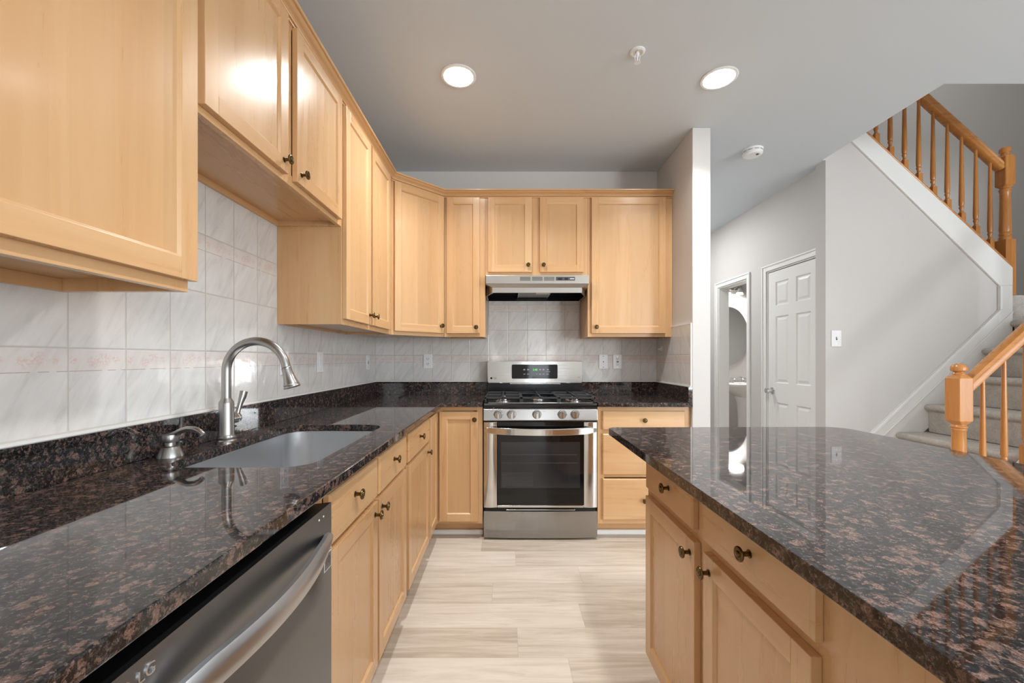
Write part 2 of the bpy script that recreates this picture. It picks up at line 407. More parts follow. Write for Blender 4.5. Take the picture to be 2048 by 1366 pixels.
# stairwell shaft
struct(MB().box(6.6, 6.7, -1.08, 0.95, 0, 5.4).build('wall_stairwell_right', 'wall'))
struct(MB().box(3.703, 6.7, 0.85, 0.95, 0, 5.4).box(3.5, 3.703, 0.85, 0.95, CEIL+.25, 5.4).build('wall_stairwell_back', 'wall'))
struct(MB().box(3.5, 6.7, -1.18, -1.08, CEIL+.25, 5.4).build('wall_stairwell_front', 'wall'))
struct(MB().box(3.4, 3.5, -1.18, 0.95, CEIL+.25, 5.4).build('wall_stairwell_left', 'wall'))
struct(MB().box(3.4, 6.7, -1.18, 0.95, 5.4, 5.5).build('ceiling_stairwell', 'ceiling'))
struct(MB().box(5.9, 6.7, -1.18, -1.08, 0, CEIL).build('wall_stair_side', 'wall'))
# powder room
struct(MB().box(3.703, 5.3, 2.355, 2.455, 0, 2.6).build('wall_powder_back', 'wall'))
struct(MB().box(5.3, 5.4, 0.95, 2.455, 0, 2.6).build('wall_powder_right', 'wall'))
struct(MB().box(3.703, 5.4, 0.95, 2.455, 2.6, 2.7).build('ceiling_powder', 'ceiling'))

# tile panels on the walls
MB().box(-0.008, 0.0, -3.15, -2.388, 1.018, 1.40).box(-0.008, 0.0, -2.388, -1.45, 1.018, 1.835).box(-0.008, 0.0, -1.45, 0.0, 1.018, 1.40).build('tile_panel', 'tile_left', wl)
MB().box(0.0, 0.93, 0.0, 0.008, 1.018, 1.40).box(0.93, 1.67, 0.0, 0.008, 0.90, 1.72).box(1.67, 2.31, 0.0, 0.008, 1.018, 1.40).build('tile_panel', 'tile_back', wb)
MB().box(2.302, 2.31, -0.628, 0.0, 1.018, 1.438).build('tile_panel', 'tile_side', ws)
MB().box(2.3005, 2.31, -0.634, -0.628, 1.018, 1.444).box(2.3005, 2.31, -0.628, 0.0, 1.438, 1.444).build('tile_edge', 'caulk', ws)

# stair wall with the diagonal top
SLOPE = 0.92
def shoe(x): return 1.909+SLOPE*(4.966-x)
struct(MB().prism([(3.54, 0), (4.965, 0), (4.965, shoe(4.965)-.002), (3.54, shoe(3.54)-.002)], -0.19, -0.086, 'XZ').build('wall_stairs', 'wall'))

# ------------------------------------------------------------------ doors of the hall
def casing(n, y0, y1, zt, x=3.583):
    cw = 0.057
    mb = MB()
    for (a, c, q0, q1) in ((y0-cw, y0, 0, zt+cw), (y1, y1+cw, 0, zt+cw), (y0, y1, zt, zt+cw)):
        if a < -0.09: a = -0.0845
        if c-a < 0.004: continue
        mb.box(x-.012, x, a, c, q0, q1); 
    mb.box(x-.02, x-.012, y1+cw-.016, y1+cw, 0, zt+cw); mb.box(x-.02, x-.012, max(y0-cw, -.0845), y1+cw-.016, zt+cw-.016, zt+cw)
    if y0 > 0.5: mb.box(x-.02, x-.012, y0-cw, y0-cw+.016, 0, zt+cw-.016)
    # jamb lining
    mb.box(x, x+.12, y0, y0+.012, 0, zt); mb.box(x, x+.12, y1-.012, y1, 0, zt); mb.box(x, x+.12, y0+.012, y1-.012, zt-.012, zt)
    return struct(mb.build('trim_%d' % n, 'trim', bevel=0.003))
casing(1, D1[0], D1[1], 2.04); casing(2, D2[0], D2[1], 2.04)
def six_panel():
    y0, y1, zt, x = D2[0]+.014, D2[1]-.014, 2.022, 3.590
    mb = MB(); T = 0.035
    st = 0.105; mid = 0.095; pw = (y1-y0-2*st-mid)/2
    cols = [(y0+st, y0+st+pw), (y1-st-pw, y1-st)]
    rows = [(0.22, 0.80), (0.98, 1.60), (1.70, 1.92)]
    mb.box(x+.01, x+T, y0, y1, 0.012, zt)
    # face skin with recessed raised panels
    ys = sorted({y0, y1, *[q for c in cols for q in c]}); zs = sorted({0.012, zt, *[q for r in rows for q in r]})
    for i in range(len(ys)-1):
        for j in range(len(zs)-1):
            a, c, q0, q1 = ys[i], ys[i+1], zs[j], zs[j+1]
            if (a, c) in cols and (q0, q1) in rows:
                def ring(i0, d0, i1, d1):
                    A = [(x+d0, a+i0, q0+i0), (x+d0, c-i0, q0+i0), (x+d0, c-i0, q1-i0), (x+d0, a+i0, q1-i0)]
                    B = [(x+d1, a+i1, q0+i1), (x+d1, c-i1, q0+i1), (x+d1, c-i1, q1-i1), (x+d1, a+i1, q1-i1)]
                    mb.add(A+B, [(k, (k+1) % 4, (k+1) % 4+4, k+4) for k in range(4)])
                ring(0, 0, .008, .009); ring(.008, .009, .018, .009); ring(.018, .009, .038, .002)
                mb.add([(x+.002, a+.038, q0+.038), (x+.002, c-.038, q0+.038), (x+.002, c-.038, q1-.038), (x+.002, a+.038, q1-.038)], [(0, 1, 2, 3)])
            else:
                mb.add([(x, a, q0), (x, c, q0), (x, c, q1), (x, a, q1)], [(0, 1, 2, 3)])
    mb.add([(x, y0, .012), (x, y0, zt), (x+.01, y0, zt), (x+.01, y0, .012)], [(0, 1, 2, 3)])
    mb.add([(x, y1, .012), (x, y1, zt), (x+.01, y1, zt), (x+.01, y1, .012)], [(0, 1, 2, 3)])
    d = struct(mb.build('door_2', 'trim'), 'white six-panel door in the hallway wall')
    k = MB().lathe([(0.032, 0.0), (0.032, -.006), (0.012, -.010), (0.011, -.03), (0.024, -.036), (0.029, -.05), (0.024, -.064), (0.0, -.068)], (x, D2[1]-.075, 0.905), 'X', 20)
    k.build('door_knob', 'chrome', d)
six_panel()

# ------------------------------------------------------------------ cabinet builders (local: width +x, front towards -y, z up)
KNOB = None
def knob(parent, x, y, z, name='knob'):
    global KNOB
    if KNOB is None:
        KNOB = MB().lathe([(0.009, 0.0), (0.009, -.002), (0.0055, -.004), (0.0050, -.014), (0.008, -.018), (0.0155, -.0205), (0.0162, -.023), (0.0150, -.0255),
                           (0.0125, -.0262), (0.0115, -.0248), (0.0070, -.0248), (0.0060, -.0275), (0.0, -.0285)], (0, 0, 0), 'Y', 22).build(name, 'brass', parent)
        o = KNOB
    else:
        o = KNOB.copy(); C.objects.link(o); o.name = name; o.parent = parent
    o.location = (x, y, z)
    return o
def door(parent, x0, x1, z0, z1, y, kn=None, th=0.020, st=0.050, name='door'):
    """framed door with a recessed flat panel; its back sits on y, its front at y-th"""
    f = y-th; mb = MB(); ch = 0.006; rc = 0.0075
    mb.box(x0, x0+st, f, y-.0005, z0, z1, 0).box(x1-st, x1, f, y-.0005, z0, z1, 0)
    mb.box(x0+st, x1-st, f, y-.0005, z0, z0+st, 1).box(x0+st, x1-st, f, y-.0005, z1-st, z1, 1)
    a, c, q0, q1 = x0+st, x1-st, z0+st, z1-st
    A = [(a, f+.001, q0), (c, f+.001, q0), (c, f+.001, q1), (a, f+.001, q1)]
    B = [(a+ch, f+rc, q0+ch), (c-ch, f+rc, q0+ch), (c-ch, f+rc, q1-ch), (a+ch, f+rc, q1-ch)]
    mb.add(A+B, [(0, 1, 5, 4)], 1); mb.add(A+B, [(1, 2, 6, 5)], 0); mb.add(A+B, [(2, 3, 7, 6)], 1); mb.add(A+B, [(3, 0, 4, 7)], 0)
    d = mb.build(name, ['maple_v', 'maple_h'], parent, bevel=0.0014)
    MB().box(a+.001, c-.001, f+rc, f+rc+.006, q0+.001, q1-.001).build('door_panel', 'maple_panel', d)
    if kn: knob(d, kn[0], f, kn[1])
    return d
def drawer(parent, x0, x1, z0, z1, y, kn=None, th=0.020, name='drawer_front'):
    f = y-th; e = 0.006; mb = MB()
    A = [(x0, y-.0005, z0), (x1, y-.0005, z0), (x1, y-.0005, z1), (x0, y-.0005, z1)]
    B = [(x0, f+.005, z0), (x1, f+.005, z0), (x1, f+.005, z1), (x0, f+.005, z1)]
    D = [(x0+e, f, z0+e), (x1-e, f, z0+e), (x1-e, f, z1-e), (x0+e, f, z1-e)]
    mb.add(A+B+D, [(3, 2, 1, 0)]+[(k, (k+1) % 4, (k+1) % 4+4, k+4) for k in range(4)]+[(k+4, (k+1) % 4+4, (k+1) % 4+8, k+8) for k in range(4)]+[(8, 9, 10, 11)], 0)
    d = mb.build(name, 'maple_h', parent, bevel=0.001)
    if kn: knob(d, kn[0], f, kn[1])
    return d
def carcass(parent, w, dep, z0, z1, stiles, rails, recess=0.022, back=0.0):
    """open-bottom upper box behind a face frame; stiles: x ranges, rails: (x0,x1,z0,z1)"""
    t = 0.016; y = -dep+.019
    mb = MB().box(0, t, y, back, z0, z1).box(w-t, w, y, back, z0, z1).box(t, w-t, y, back, z1-t, z1, 1).box(t, w-t, y, back, z0+recess, z0+recess+t, 1)
    mb.box(t, w-t, back-.012, back, z0, z0+recess, 1)
    mb.box(t, w-t, back-.012, back, z0+recess+t, z1-t)
    mb.build('carcass', ['maple_v', 'maple_l'], parent, bevel=0.0008)
    fm = MB()
    for a, c in stiles: fm.box(a, c, -dep, y, z0, z1, 0)
    for a, c, q0, q1 in rails: fm.box(a, c, -dep, y, q0, q1, 1)
    fm.build('face_frame', ['maple_v', 'maple_h'], parent, bevel=0.0008)
HALF = PI/2
UB, UT, DB, DT = 1.368, 2.435, 1.394, 2.40     # tall uppers: box and door heights
SB, SDB = 1.825, 1.845                          # short uppers

# --- left wall (rotated +90: local x -> +Y, local -y -> +X)
t = thing('wall_cabinet', 'nearest maple wall cabinet, cropped by the left edge, low over the near counter end', 'cabinet', (0, -3.02, 0), HALF)
W = 3.02-2.388
carcass(t, W, 0.300, UB, UT, [(0, .04), (W-.04, W)], [(.04, W-.04, UB, UB+.04), (.04, W-.04, UT-.045, UT)], 0.030)
door(t, 0.03, W+.006, DB, DT, -.300)
t = thing('wall_cabinet', 'short two-door maple wall cabinet hung high above the kitchen sink', 'cabinet', (0, -2.388, 0), HALF)
W = 2.388-1.45
carcass(t, W, 0.300, SB, UT, [(0, .04), (W-.055, W), (.43, .485)], [(.04, .43, SB, SB+.04), (.485, W-.055, SB, SB+.04), (.04, .43, UT-.045, UT), (.485, W-.055, UT-.045, UT)])
door(t, .030, .430, SDB, DT, -.300, (.400, 1.882))
door(t, .488, .900, SDB, DT, -.300, (.520, 1.882))
t = thing('wall_cabinet', 'tall two-door maple wall cabinet between the high short one and the angled corner', 'cabinet', (0, -1.45, 0), HALF)
W = 1.45-.61
carcass(t, W, 0.300, UB, UT, [(0, .04), (W-.04, W), (.385, .425)], [(.04, .385, UB, UB+.04), (.425, W-.04, UB, UB+.04), (.04, .385, UT-.045, UT), (.425, W-.04, UT-.045, UT)], 0.012)
door(t, .012, .372, DB, DT, -.300, (.345, 1.447))
door(t, .398, .765, DB, DT, -.300, (.428, 1.447))
# --- diagonal corner
t = thing('corner_wall_cabinet', 'angled maple corner wall cabinet with one door facing diagonally', 'cabinet', (0, 0, 0))
mb = MB(); P = [(0.001, -.001), (0.001, -.609), (.300-.013, -.609), (.609, -.305+.013), (.609, -.001)]
mb.prism(P, UB+.012, UT, 'XY').build('carcass', 'maple_v', t)
fr = bpy.data.objects.new('face_frame', None)
ang = math.atan2(.305, .309); L = math.hypot(.309, .305)
def diag(p): # local diagonal frame -> world
    c_, s_ = math.cos(ang), math.sin(ang); return (.300+p[0]*c_-p[1]*s_, -.610+p[0]*s_+p[1]*c_, p[2])
def diag_obj(mb, *a, **k):
    mb.v = [diag(p) for p in mb.v]; return mb.build(*a, **k)
bpy.data.objects.remove(fr)
diag_obj(MB().box(.001, .028, 0, .016, UB, UT, 0).box(L-.028, L-.001, 0, .016, UB, UT, 0).box(.028, L-.028, 0, .016, UB, UB+.04, 1).box(.028, L-.028, 0, .016, UT-.045, UT, 1), 'face_frame', ['maple_v', 'maple_h'], t)
dd = door(t, .018, L-.012, DB, DT, 0, (L-.040, 1.447))
dd.location = (.300, -.610, 0); dd.rotation_euler = (0, 0, ang)
# --- back wall
t = thing('wall_cabinet', 'narrow one-door maple wall cabinet between the angled corner and the range hood', 'cabinet', (.612, 0, 0))
W = .917-.612
carcass(t, W, .305, UB, UT, [(0, .03), (W-.045, W)], [(.03, W-.045, UB, UB+.04), (.03, W-.045, UT-.045, UT)], 0.012)
door(t, .020, .265, DB, DT, -.305, (.240, 1.438))
t = thing('wall_cabinet', 'short two-door maple wall cabinet directly above the range hood', 'cabinet', (.918, 0, 0))
W = 1.679-.918
carcass(t, W, .305, SB, UT, [(0, .03), (W-.04, W), (.340, .408)], [(.03, .340, SB, SB+.04), (.408, W-.04, SB, SB+.04), (.03, .340, UT-.045, UT), (.408, W-.04, UT-.045, UT)])
door(t, .020, .344, SDB+.003, DT, -.305, (.318, 1.897))
door(t, .405, .728, SDB+.003, DT, -.305, (.431, 1.897))
t = thing('wall_cabinet', 'wide one-door maple wall cabinet right of the range hood against the divider wall', 'cabinet', (1.680, 0, 0))
W = 2.309-1.680
carcass(t, W, .305, UB, UT, [(0, .03), (W-.055, W)], [(.03, W-.055, UB, UB+.04), (.03, W-.055, UT-.045, UT)], 0.012)
door(t, .026, .575, DB, DT, -.305, (.058, 1.440))
# --- crown moulding along all the uppers
def crown():
    prof = [(0.0005, 2.402), (0.008, 2.402), (0.009, 2.406), (0.007, 2.409), (0.003, 2.4095), (0.003, 2.4135), (0.012, 2.414), (0.0135, 2.418), (0.011, 2.421), (0.008, 2.4215),
            (0.010, 2.424), (0.016, 2.429), (0.026, 2.434), (0.034, 2.440), (0.034, 2.4425), (0.0415, 2.443), (0.045, 2.446), (0.045, 2.452), (0.0005, 2.452)]
    line = [(.300, -3.02), (.300, -.610), (.609, -.305), (2.309, -.305)]
    mb = MB(); rows = []
    for i, p in enumerate(line):
        def nrm(a, c):
            d = Vector((c[0]-a[0], c[1]-a[1])).normalized(); return Vector((d.y, -d.x))
        if i == 0: n = nrm(line[0], line[1])
        elif i == len(line)-1: n = nrm(line[-2], line[-1])
        else:
            n1, n2 = nrm(line[i-1], line[i]), nrm(line[i], line[i+1]); n = (n1+n2); n = n/(n.dot(n1))
        rows.append([(p[0]+n.x*o, p[1]+n.y*o, z) for o, z in prof])
    m = len(prof)
    vs = [q for r in rows for q in r]
    fs = [(i*m+k, i*m+(k+1) % m, (i+1)*m+(k+1) % m, (i+1)*m+k) for i in range(len(line)-1) for k in range(m)]
    fs += [tuple(range(m)), tuple((len(line)-1)*m+k for k in range(m))]
    mb.add(vs, fs)
    return mb.build('crown_molding', 'maple_h')
tag(crown(), 'maple crown moulding running along the tops of all the wall cabinets', 'moulding')

# --- base cabinets
def base_box(parent, w, dep, z0=0.10, z1=0.884, ends=0.0, toe=0.535, stiles=(), rails=()):
    t = 0.018
    mb = MB().box(0, t, -dep+.019, 0, z0, z1).box(w-t, w, -dep+.019, 0, z0, z1).box(t, w-t, -dep+.019, 0, z0, z0+t).box(t, w-t, -.012, 0, z0+t, z1)
    mb.build('carcass', 'maple_v', parent)
    fm = MB()
    for a, c in stiles: fm.box(a, c, -dep, -dep+.019, z0, z1, 0)
    for a, c, q0, q1 in rails: fm.box(a, c, -dep, -dep+.019, q0, q1, 1)
    fm.build('face_frame', ['maple_v', 'maple_h'], parent, bevel=0.0008)
    MB().box(0, w, -toe, -toe+.016, 0.0, z0).build('toe_kick', 'maple_h', parent)
ZT = 0.884
DWf, DRf = (0.718, 0.855), (0.120, 0.704)
FX = 0.598
t = thing('base_cabinet', 'maple sink base cabinet with two doors under the sink, beside the dishwasher', 'cabinet', (0, -2.372, 0), HALF)
W = 2.372-1.462
base_box(t, W, FX, toe=.525, stiles=[(0, .045), (W-.04, W), (.432, .482)],
         rails=[(.045, .432, .10, .14), (.482, W-.04, .10, .14), (.045, .432, .69, .735), (.482, W-.04, .69, .735), (.045, .432, .845, ZT), (.482, W-.04, .845, ZT)])
drawer(t, .049, .446, *DWf, -FX, (.225, .80), name='false_drawer_front'); drawer(t, .470, .872, *DWf, -FX, (.660, .80), name='false_drawer_front')
door(t, .049, .446, *DRf, -FX, (.416, .665)); door(t, .466, .872, *DRf, -FX, (.496, .667))
t = thing('base_cabinet', 'maple base cabinet with one drawer over one door, between sink base and corner', 'cabinet', (0, -1.460, 0), HALF)
W = 1.460-.916
base_box(t, W, FX, toe=.525, stiles=[(0, .04), (W-.035, W)], rails=[(.04, W-.035, .10, .14), (.04, W-.035, .69, .735), (.04, W-.035, .845, ZT)])
drawer(t, .012, .530, *DWf, -FX, (.255, .797)); door(t, .012, .530, *DRf, -FX, (.470, .664))
# corner base
t = thing('corner_base_cabinet', 'maple corner base cabinet with two tall doors meeting at the inside corner beside the range', 'cabinet', (0, 0, 0))
MB().prism([(.001, -.001), (.001, -.914), (.579, -.914), (.579, -.591), (.915, -.591), (.915, -.001)], .10, ZT-.002, 'XY').build('carcass', 'maple_v', t)
MB().box(.579, FX, -.914, -.874, .10, ZT, 0).box(.579, FX, -.874, -.640, .10, .135, 1).box(.579, FX, -.874, -.640, .86, ZT, 1).box(.579, FX, -.640, -.591, .10, ZT, 0) \
    .box(FX, .640, -.610, -.591, .10, ZT, 0).box(.875, .915, -.610, -.591, .10, ZT, 0).box(.640, .875, -.610, -.591, .10, .135, 1).box(.640, .875, -.610, -.591, .86, ZT, 1) \
    .build('face_frame', ['maple_v', 'maple_h'], t, bevel=.0008)
MB().box(.509, .525, -.914, -.535, 0, .10).box(.525, .915, -.535, -.519, 0, .10).build('toe_kick', 'maple_h', t)
d = door(t, 0, .272, DRf[0], .851, 0); d.location = (FX, -.904, 0); d.rotation_euler = (0, 0, HALF)
door(t, .627, .885, DRf[0], .851, -.610, (.863, .802))
t = thing('base_cabinet', 'maple base cabinet with three stacked drawers between range and divider wall', 'cabinet', (1.686, 0, 0))
W = 2.308-1.686
base_box(t, W, .610, toe=.535, stiles=[(0, .045), (W-.055, W)], rails=[(.045, W-.055, .10, .14), (.045, W-.055, .41, .45), (.045, W-.055, .69, .735), (.045, W-.055, .845, ZT)])
drawer(t, .031, .581, .731, .857, -.610, (.306, .797)); drawer(t, .031, .581, .431, .705, -.610, (.306, .568)); drawer(t, .031, .581, .130, .405, -.610, (.306, .262))
# white shoe moulding at the toe kicks
def shoe_mold(n, mb): struct(mb.build('trim_%d' % n, 'trim', bevel=0.004))
shoe_mold(3, MB().box(.525, .541, -2.37, -.551, 0, .034).box(.525, .915, -.551, -.535, 0, .034))
shoe_mold(4, MB().box(1.686, 2.308, -.551, -.535, 0, .034))

# --- island (rotated -90: local x -> -Y, local -y -> -X)
IX = 2.24
t = thing('island_cabinet', 'maple island cabinet with two drawers above two doors, right of the aisle', 'cabinet', (IX, -1.83, 0), -HALF)
W = .90; dep = IX-1.608
base_box(t, W, dep, toe=dep-.075, stiles=[(0, .045), (.400, .480), (W-.05, W)],
         rails=[(.045, .400, .10, .14), (.480, W-.05, .10, .14), (.045, .400, .69, .735), (.480, W-.05, .69, .735), (.045, .400, .845, ZT), (.480, W-.05, .845, ZT)])
drawer(t, .029, .410, .730, .857, -dep, (.245, .795)); drawer(t, .472, .865, .728, .857, -dep, (.685, .793))
door(t, .029, .425, .120, .702, -dep, (.398, .663)); door(t, .477, .862, .120, .702, -dep, (.508, .661))
MB().box(W, W+.80, -dep-.002, -dep+.016, .10, ZT).box(W, W+.80, -.016, 0, 0.0, ZT).box(W+.784, W+.80, -dep+.016, -.016, 0, ZT).build('end_panel', 'maple_v', t)

# ------------------------------------------------------------------ granite
def slab(name, outer, hole, z0, z1, parent=None):
    bm = bmesh.new()
    def loop(pts):
        vs = [bm.verts.new((p[0], p[1], z1)) for p in pts]
        return [bm.edges.new((vs[i], vs[(i+1) % len(vs)])) for i in range(len(vs))]
    ed = loop(outer)
    if hole: ed += loop(hole)
    bmesh.ops.triangle_fill(bm, edges=ed, use_beauty=True)
    r = bmesh.ops.extrude_face_region(bm, geom=list(bm.faces))
    for v in r['geom']:
        if isinstance(v, bmesh.types.BMVert): v.co.z = z0
    bmesh.ops.recalc_face_normals(bm, faces=bm.faces)
    me = bpy.data.meshes.new(name); bm.to_mesh(me); bm.free(); me.materials.append(M['granite'])
    o = bpy.data.objects.new(name, me); C.objects.link(o); o.parent = parent
    md = o.modifiers.new('bevel', 'BEVEL'); md.width = 0.003; md.segments = 2; md.limit_method = 'ANGLE'; md.angle_limit = 0.9
    return o
CT0, CT1 = 0.886, 0.914
SINK = rrect(.125, .535, -2.275, -1.555, .085)
o = slab('countertop', [(.001, -3.15), (.65, -3.15), (.65, -.648), (.917, -.648), (.917, -.001), (.001, -.001)], SINK, CT0, CT1)
tag(o, 'L-shaped brown and black granite countertop with the sink cut into it', 'countertop')
o = slab('countertop', [(1.685, -.001), (1.685, -.648), (2.309, -.648), (2.309, -.001)], None, CT0, CT1)
tag(o, 'small granite countertop between the range and the divider wall', 'countertop')
o = slab('island_countertop', [(1.505, -3.62), (2.51, -3.62)] + [(2.43+.08*math.cos(a), -1.69+.08*math.sin(a)) for a in [PI/2*k/8 for k in range(9)]] + [(1.525, -1.625), (1.505, -1.645)], None, CT0, CT1)
tag(o, 'large polished brown granite island countertop filling the lower right', 'countertop')
def splash(label, mb, caulk):
    o = tag(mb.build('granite_backsplash', 'granite', bevel=.0015), label, 'backsplash'); caulk.build('caulk_line', 'caulk', o); return o
SP = 1.018
splash('long low granite backsplash strip along the left wall behind the faucet', MB().box(.0005, .020, -3.15, -.0005, CT1, SP), MB().box(.0002, .007, -3.15, -.001, SP, SP+.006))
splash('low granite backsplash strip on the back wall left of the range', MB().box(.0205, .917, -.020, -.0005, CT1, SP), MB().box(.0075, .93, -.007, -.0002, SP, SP+.006))
splash('low granite backsplash strip on the back wall right of the range', MB().box(1.685, 2.281, -.020, -.0005, CT1, SP), MB().box(1.67, 2.294, -.007, -.0002, SP, SP+.006))
splash('short granite backsplash strip on the side of the divider wall', MB().box(2.2815, 2.3095, -.642, -.0005, CT1, SP), MB().box(2.2945, 2.3015, -.636, -.0005, SP, SP+.006))

# ------------------------------------------------------------------ sink, faucet, soap dispenser
def sink():
    mb = MB(); inner = []
    levels = [(0.004, 0.8835), (0.0, 0.882), (0.002, 0.75), (0.010, 0.712), (0.03, 0.695), (0.09, 0.69)]
    for inset, z in levels:
        inner.append([(x, y, z) for x, y in rrect(.118+inset, .542-inset, -2.282+inset, -1.548-inset, max(.092-inset, .03))])
    n = len(inner[0]); vs = [p for r in inner for p in r]
    fs = [(i*n+k, i*n+(k+1) % n, (i+1)*n+(k+1) % n, (i+1)*n+k) for i in range(len(levels)-1) for k in range(n)] + [tuple((len(levels)-1)*n+k for k in range(n))]
    mb.add(vs, fs, 0, True)
    o = tag(mb.build('sink', 'steel_sink'), 'undermount stainless steel sink bowl set in the granite counter', 'sink')
    md = o.modifiers.new('thick', 'SOLIDIFY'); md.thickness = 0.002; md.offset = 1
    MB().lathe([(.045, .0), (.043, .003), (.036, .003), (.034, .001), (.01, .0015), (0, .002)], (.33, -1.915, .691), 'Z', 28).build('drain', 'chrome', o)
sink()
FA = (.088, -1.935)
t = thing('faucet', 'brushed nickel gooseneck pull-down faucet standing behind the sink', 'faucet', (FA[0], FA[1], CT1))
MB().lathe([(.032, 0), (.032, .006), (.029, .010), (.030, .014), (.030, .018), (.027, .022), (.025, .03), (.0235, .135), (.0232, .140), (.0165, .152), (.0160, .156)], (0, 0, 0), 'Z', 32).build('body', 'nickel', t)
R_, cz = .1055, 1.1625-CT1
path = [(0, 0, .15), (0, 0, .20)] + [(R_-R_*math.cos(a), 0, cz+R_*math.sin(a)) for a in [PI*k/24 for k in range(24)] if PI-a > .05]
a_end = PI-.14
path = [(0, 0, .15), (0, 0, .20)] + [(R_-R_*math.cos(a_end*k/26), 0, cz+R_*math.sin(a_end*k/26)) for k in range(27)]
MB().tube(path, .0150, 20, up=(0, 1, 0)).build('spout', 'nickel', t)
pe = Vector(path[-1]); dr = (Vector(path[-1])-Vector(path[-2])).normalized(); dr = (dr+Vector((.10, 0, 0))).normalized()
prof = [(0, .0152), (.004, .0168), (.008, .0160), (.012, .0168), (.016, .0162), (.045, .0205), (.060, .0250), (.064, .0262), (.067, .0255), (.070, .0272), (.074, .0272), (.075, .0235)]
MB().tube([pe+dr*s for s, r in prof], [r for s, r in prof], 26, up=(0, 1, 0)).build('spray_head', 'nickel', t)
h = MB().lathe([(.0175, .018), (.0175, .048), (.0185, .049), (.0185, .053), (.0165, .054), (.0165, .062), (.010, .066), (0, .067)], (0, 0, .078), 'Y', 24)
h.build('handle_hub', 'nickel', t)
hp = [(.0, .056, .085), (.002, .062, .105), (.006, .068, .13), (.010, .074, .152), (.012, .079, .172)]
MB().sweep(hp, [[(a*math.cos(2*PI*k/14)*wd, a*math.sin(2*PI*k/14)) for k in range(14)] for a, wd in ((.009, 1), (.008, 1), (.009, 1.05), (.0115, 1.1), (.0125, 1.1))], up=(1, 0, 0)).build('lever', 'nickel', t)
t = thing('soap_dispenser', 'small brushed nickel soap dispenser pump left of the faucet', 'soap dispenser', (.064, -2.15, CT1))
MB().lathe([(.034, 0), (.034, .004), (.023, .030), (.0135, .032), (.0135, .042), (.0130, .043), (.0215, .044), (.0225, .047), (.0225, .062), (.0215, .066), (0, .067)], (0, 0, 0), 'Z', 30).build('pump_body', 'nickel', t)
pp = [(.004, 0, .062), (.018, 0, .068), (.034, 0, .077), (.052, 0, .083), (.072, 0, .082), (.088, 0, .075), (.098, 0, .066)]
MB().tube(pp, [.010, .009, .0085, .008, .008, .0078, .0076], 16, up=(0, 1, 0)).build('nozzle', 'nickel', t)

# ------------------------------------------------------------------ dishwasher (local front -y -> +X)
t = thing('dishwasher', 'stainless dishwasher with bowed bar handle under the near counter', 'dishwasher', (0, -2.978, 0), HALF)
W = .600; DF = .628
MB().box(.004, W-.004, -.585, -.02, .10, .872).build('tub', 'darkgap', t)
def dwf(u, v):
    x = .003+u*(W-.006); z = .115+v*(.857-.115)
    e = min(1.0, max(0.0, min((x-.045)/.07, (W-.045-x)/.07)))
    e = e*e*(3-2*e)
    q = (z-.722)/.075
    dpt = .020*e*max(0.0, 1-q*q)**2 if abs(q) < 1 else 0.0
    return (x, -DF-.017+dpt, z)
mb = MB().grid(dwf, 60, 90)
y1 = -.587
a, c = .003, W-.003
yf = -DF-.017
mb.add([(a, yf, .115), (c, yf, .115), (c, yf, .857), (a, yf, .857), (a, y1, .115), (c, y1, .115), (c, y1, .850), (a, y1, .850)], [(0, 1, 5, 4), (1, 2, 6, 5), (3, 0, 4, 7)], 0)
mb.add([(a, yf, .857), (c, yf, .857), (c, y1, .850), (a, y1, .850)], [(0, 1, 2, 3)], 1)
dw = mb.build('door', ['steel_dark', 'darkgap'], t)
n = 28; hp = []; secs = []
for k in range(n+1):
    u = k/n; x = .025+u*(W-.05); bow = .046*(math.sin(PI*u)**.85)
    hp.append((x, yf-.002-bow, .783))
    tk = .008
    hh = .009+.014*min(1, math.sin(PI*u)*1.6)
    secs.append([(-tk, -hh), (0, -hh), (tk*.9, -hh*.75), (tk*1.35, -hh*.25), (tk*1.35, hh*.2), (tk*.8, hh*.7), (tk*.1, hh), (-tk, hh)])
MB().sweep(hp, secs).build('handle', 'handle_steel', t)
text_mesh('LG', .021, 'chrome', 'logo', t, FRONT(.074, yf-.0008, .836), .0012)
MB().lathe([(.0088, 0), (.0088, -.0015), (.0072, -.0015), (.0072, 0)], (.045, yf, .836), 'Y', 24).build('logo_ring', 'chrome', t)
st = MB().box(.556, .594, yf-.0008, yf-.0002, .704, .757).build('sticker', 'plastic', t)
MB().box(.558, .592, yf-.0012, yf-.0009, .706, .742).build('sticker_print', 'steel_dark', st)
text_mesh('10', .026, 'grey_print', 'sticker_number', st, FRONT(.575, yf-.0014, .724), .0001)
MB().box(.558, .592, yf-.0012, yf-.0009, .745, .748).box(.558, .592, yf-.0012, yf-.0009, .751, .753).build('sticker_line', 'grey_print', st)
for x in (.530, .553): MB().lathe([(.0022, 0), (.0022, -.0008), (0, -.0012)], (x, yf, .838), 'Y', 10).build('indicator', 'plastic', t)

# ------------------------------------------------------------------ range
RX0, RX1 = .9215, 1.6815
t = thing('gas_range', 'stainless steel gas range with five knobs between the back-wall counters', 'stove', ((RX0+RX1)/2, 0, 0))
HW = (RX1-RX0)/2
MB().box(-HW+.003, HW-.003, -.585, -.03, .012, .895).build('body', 'black', t)
for fx in (-HW+.06, HW-.06):
    for fy in (-.54, -.08): MB().lathe([(.018, 0), (.018, .006), (.008, .0065), (.008, .0118)], (fx, fy, 0), 'Z', 14).build('foot', 'darkgap', t)
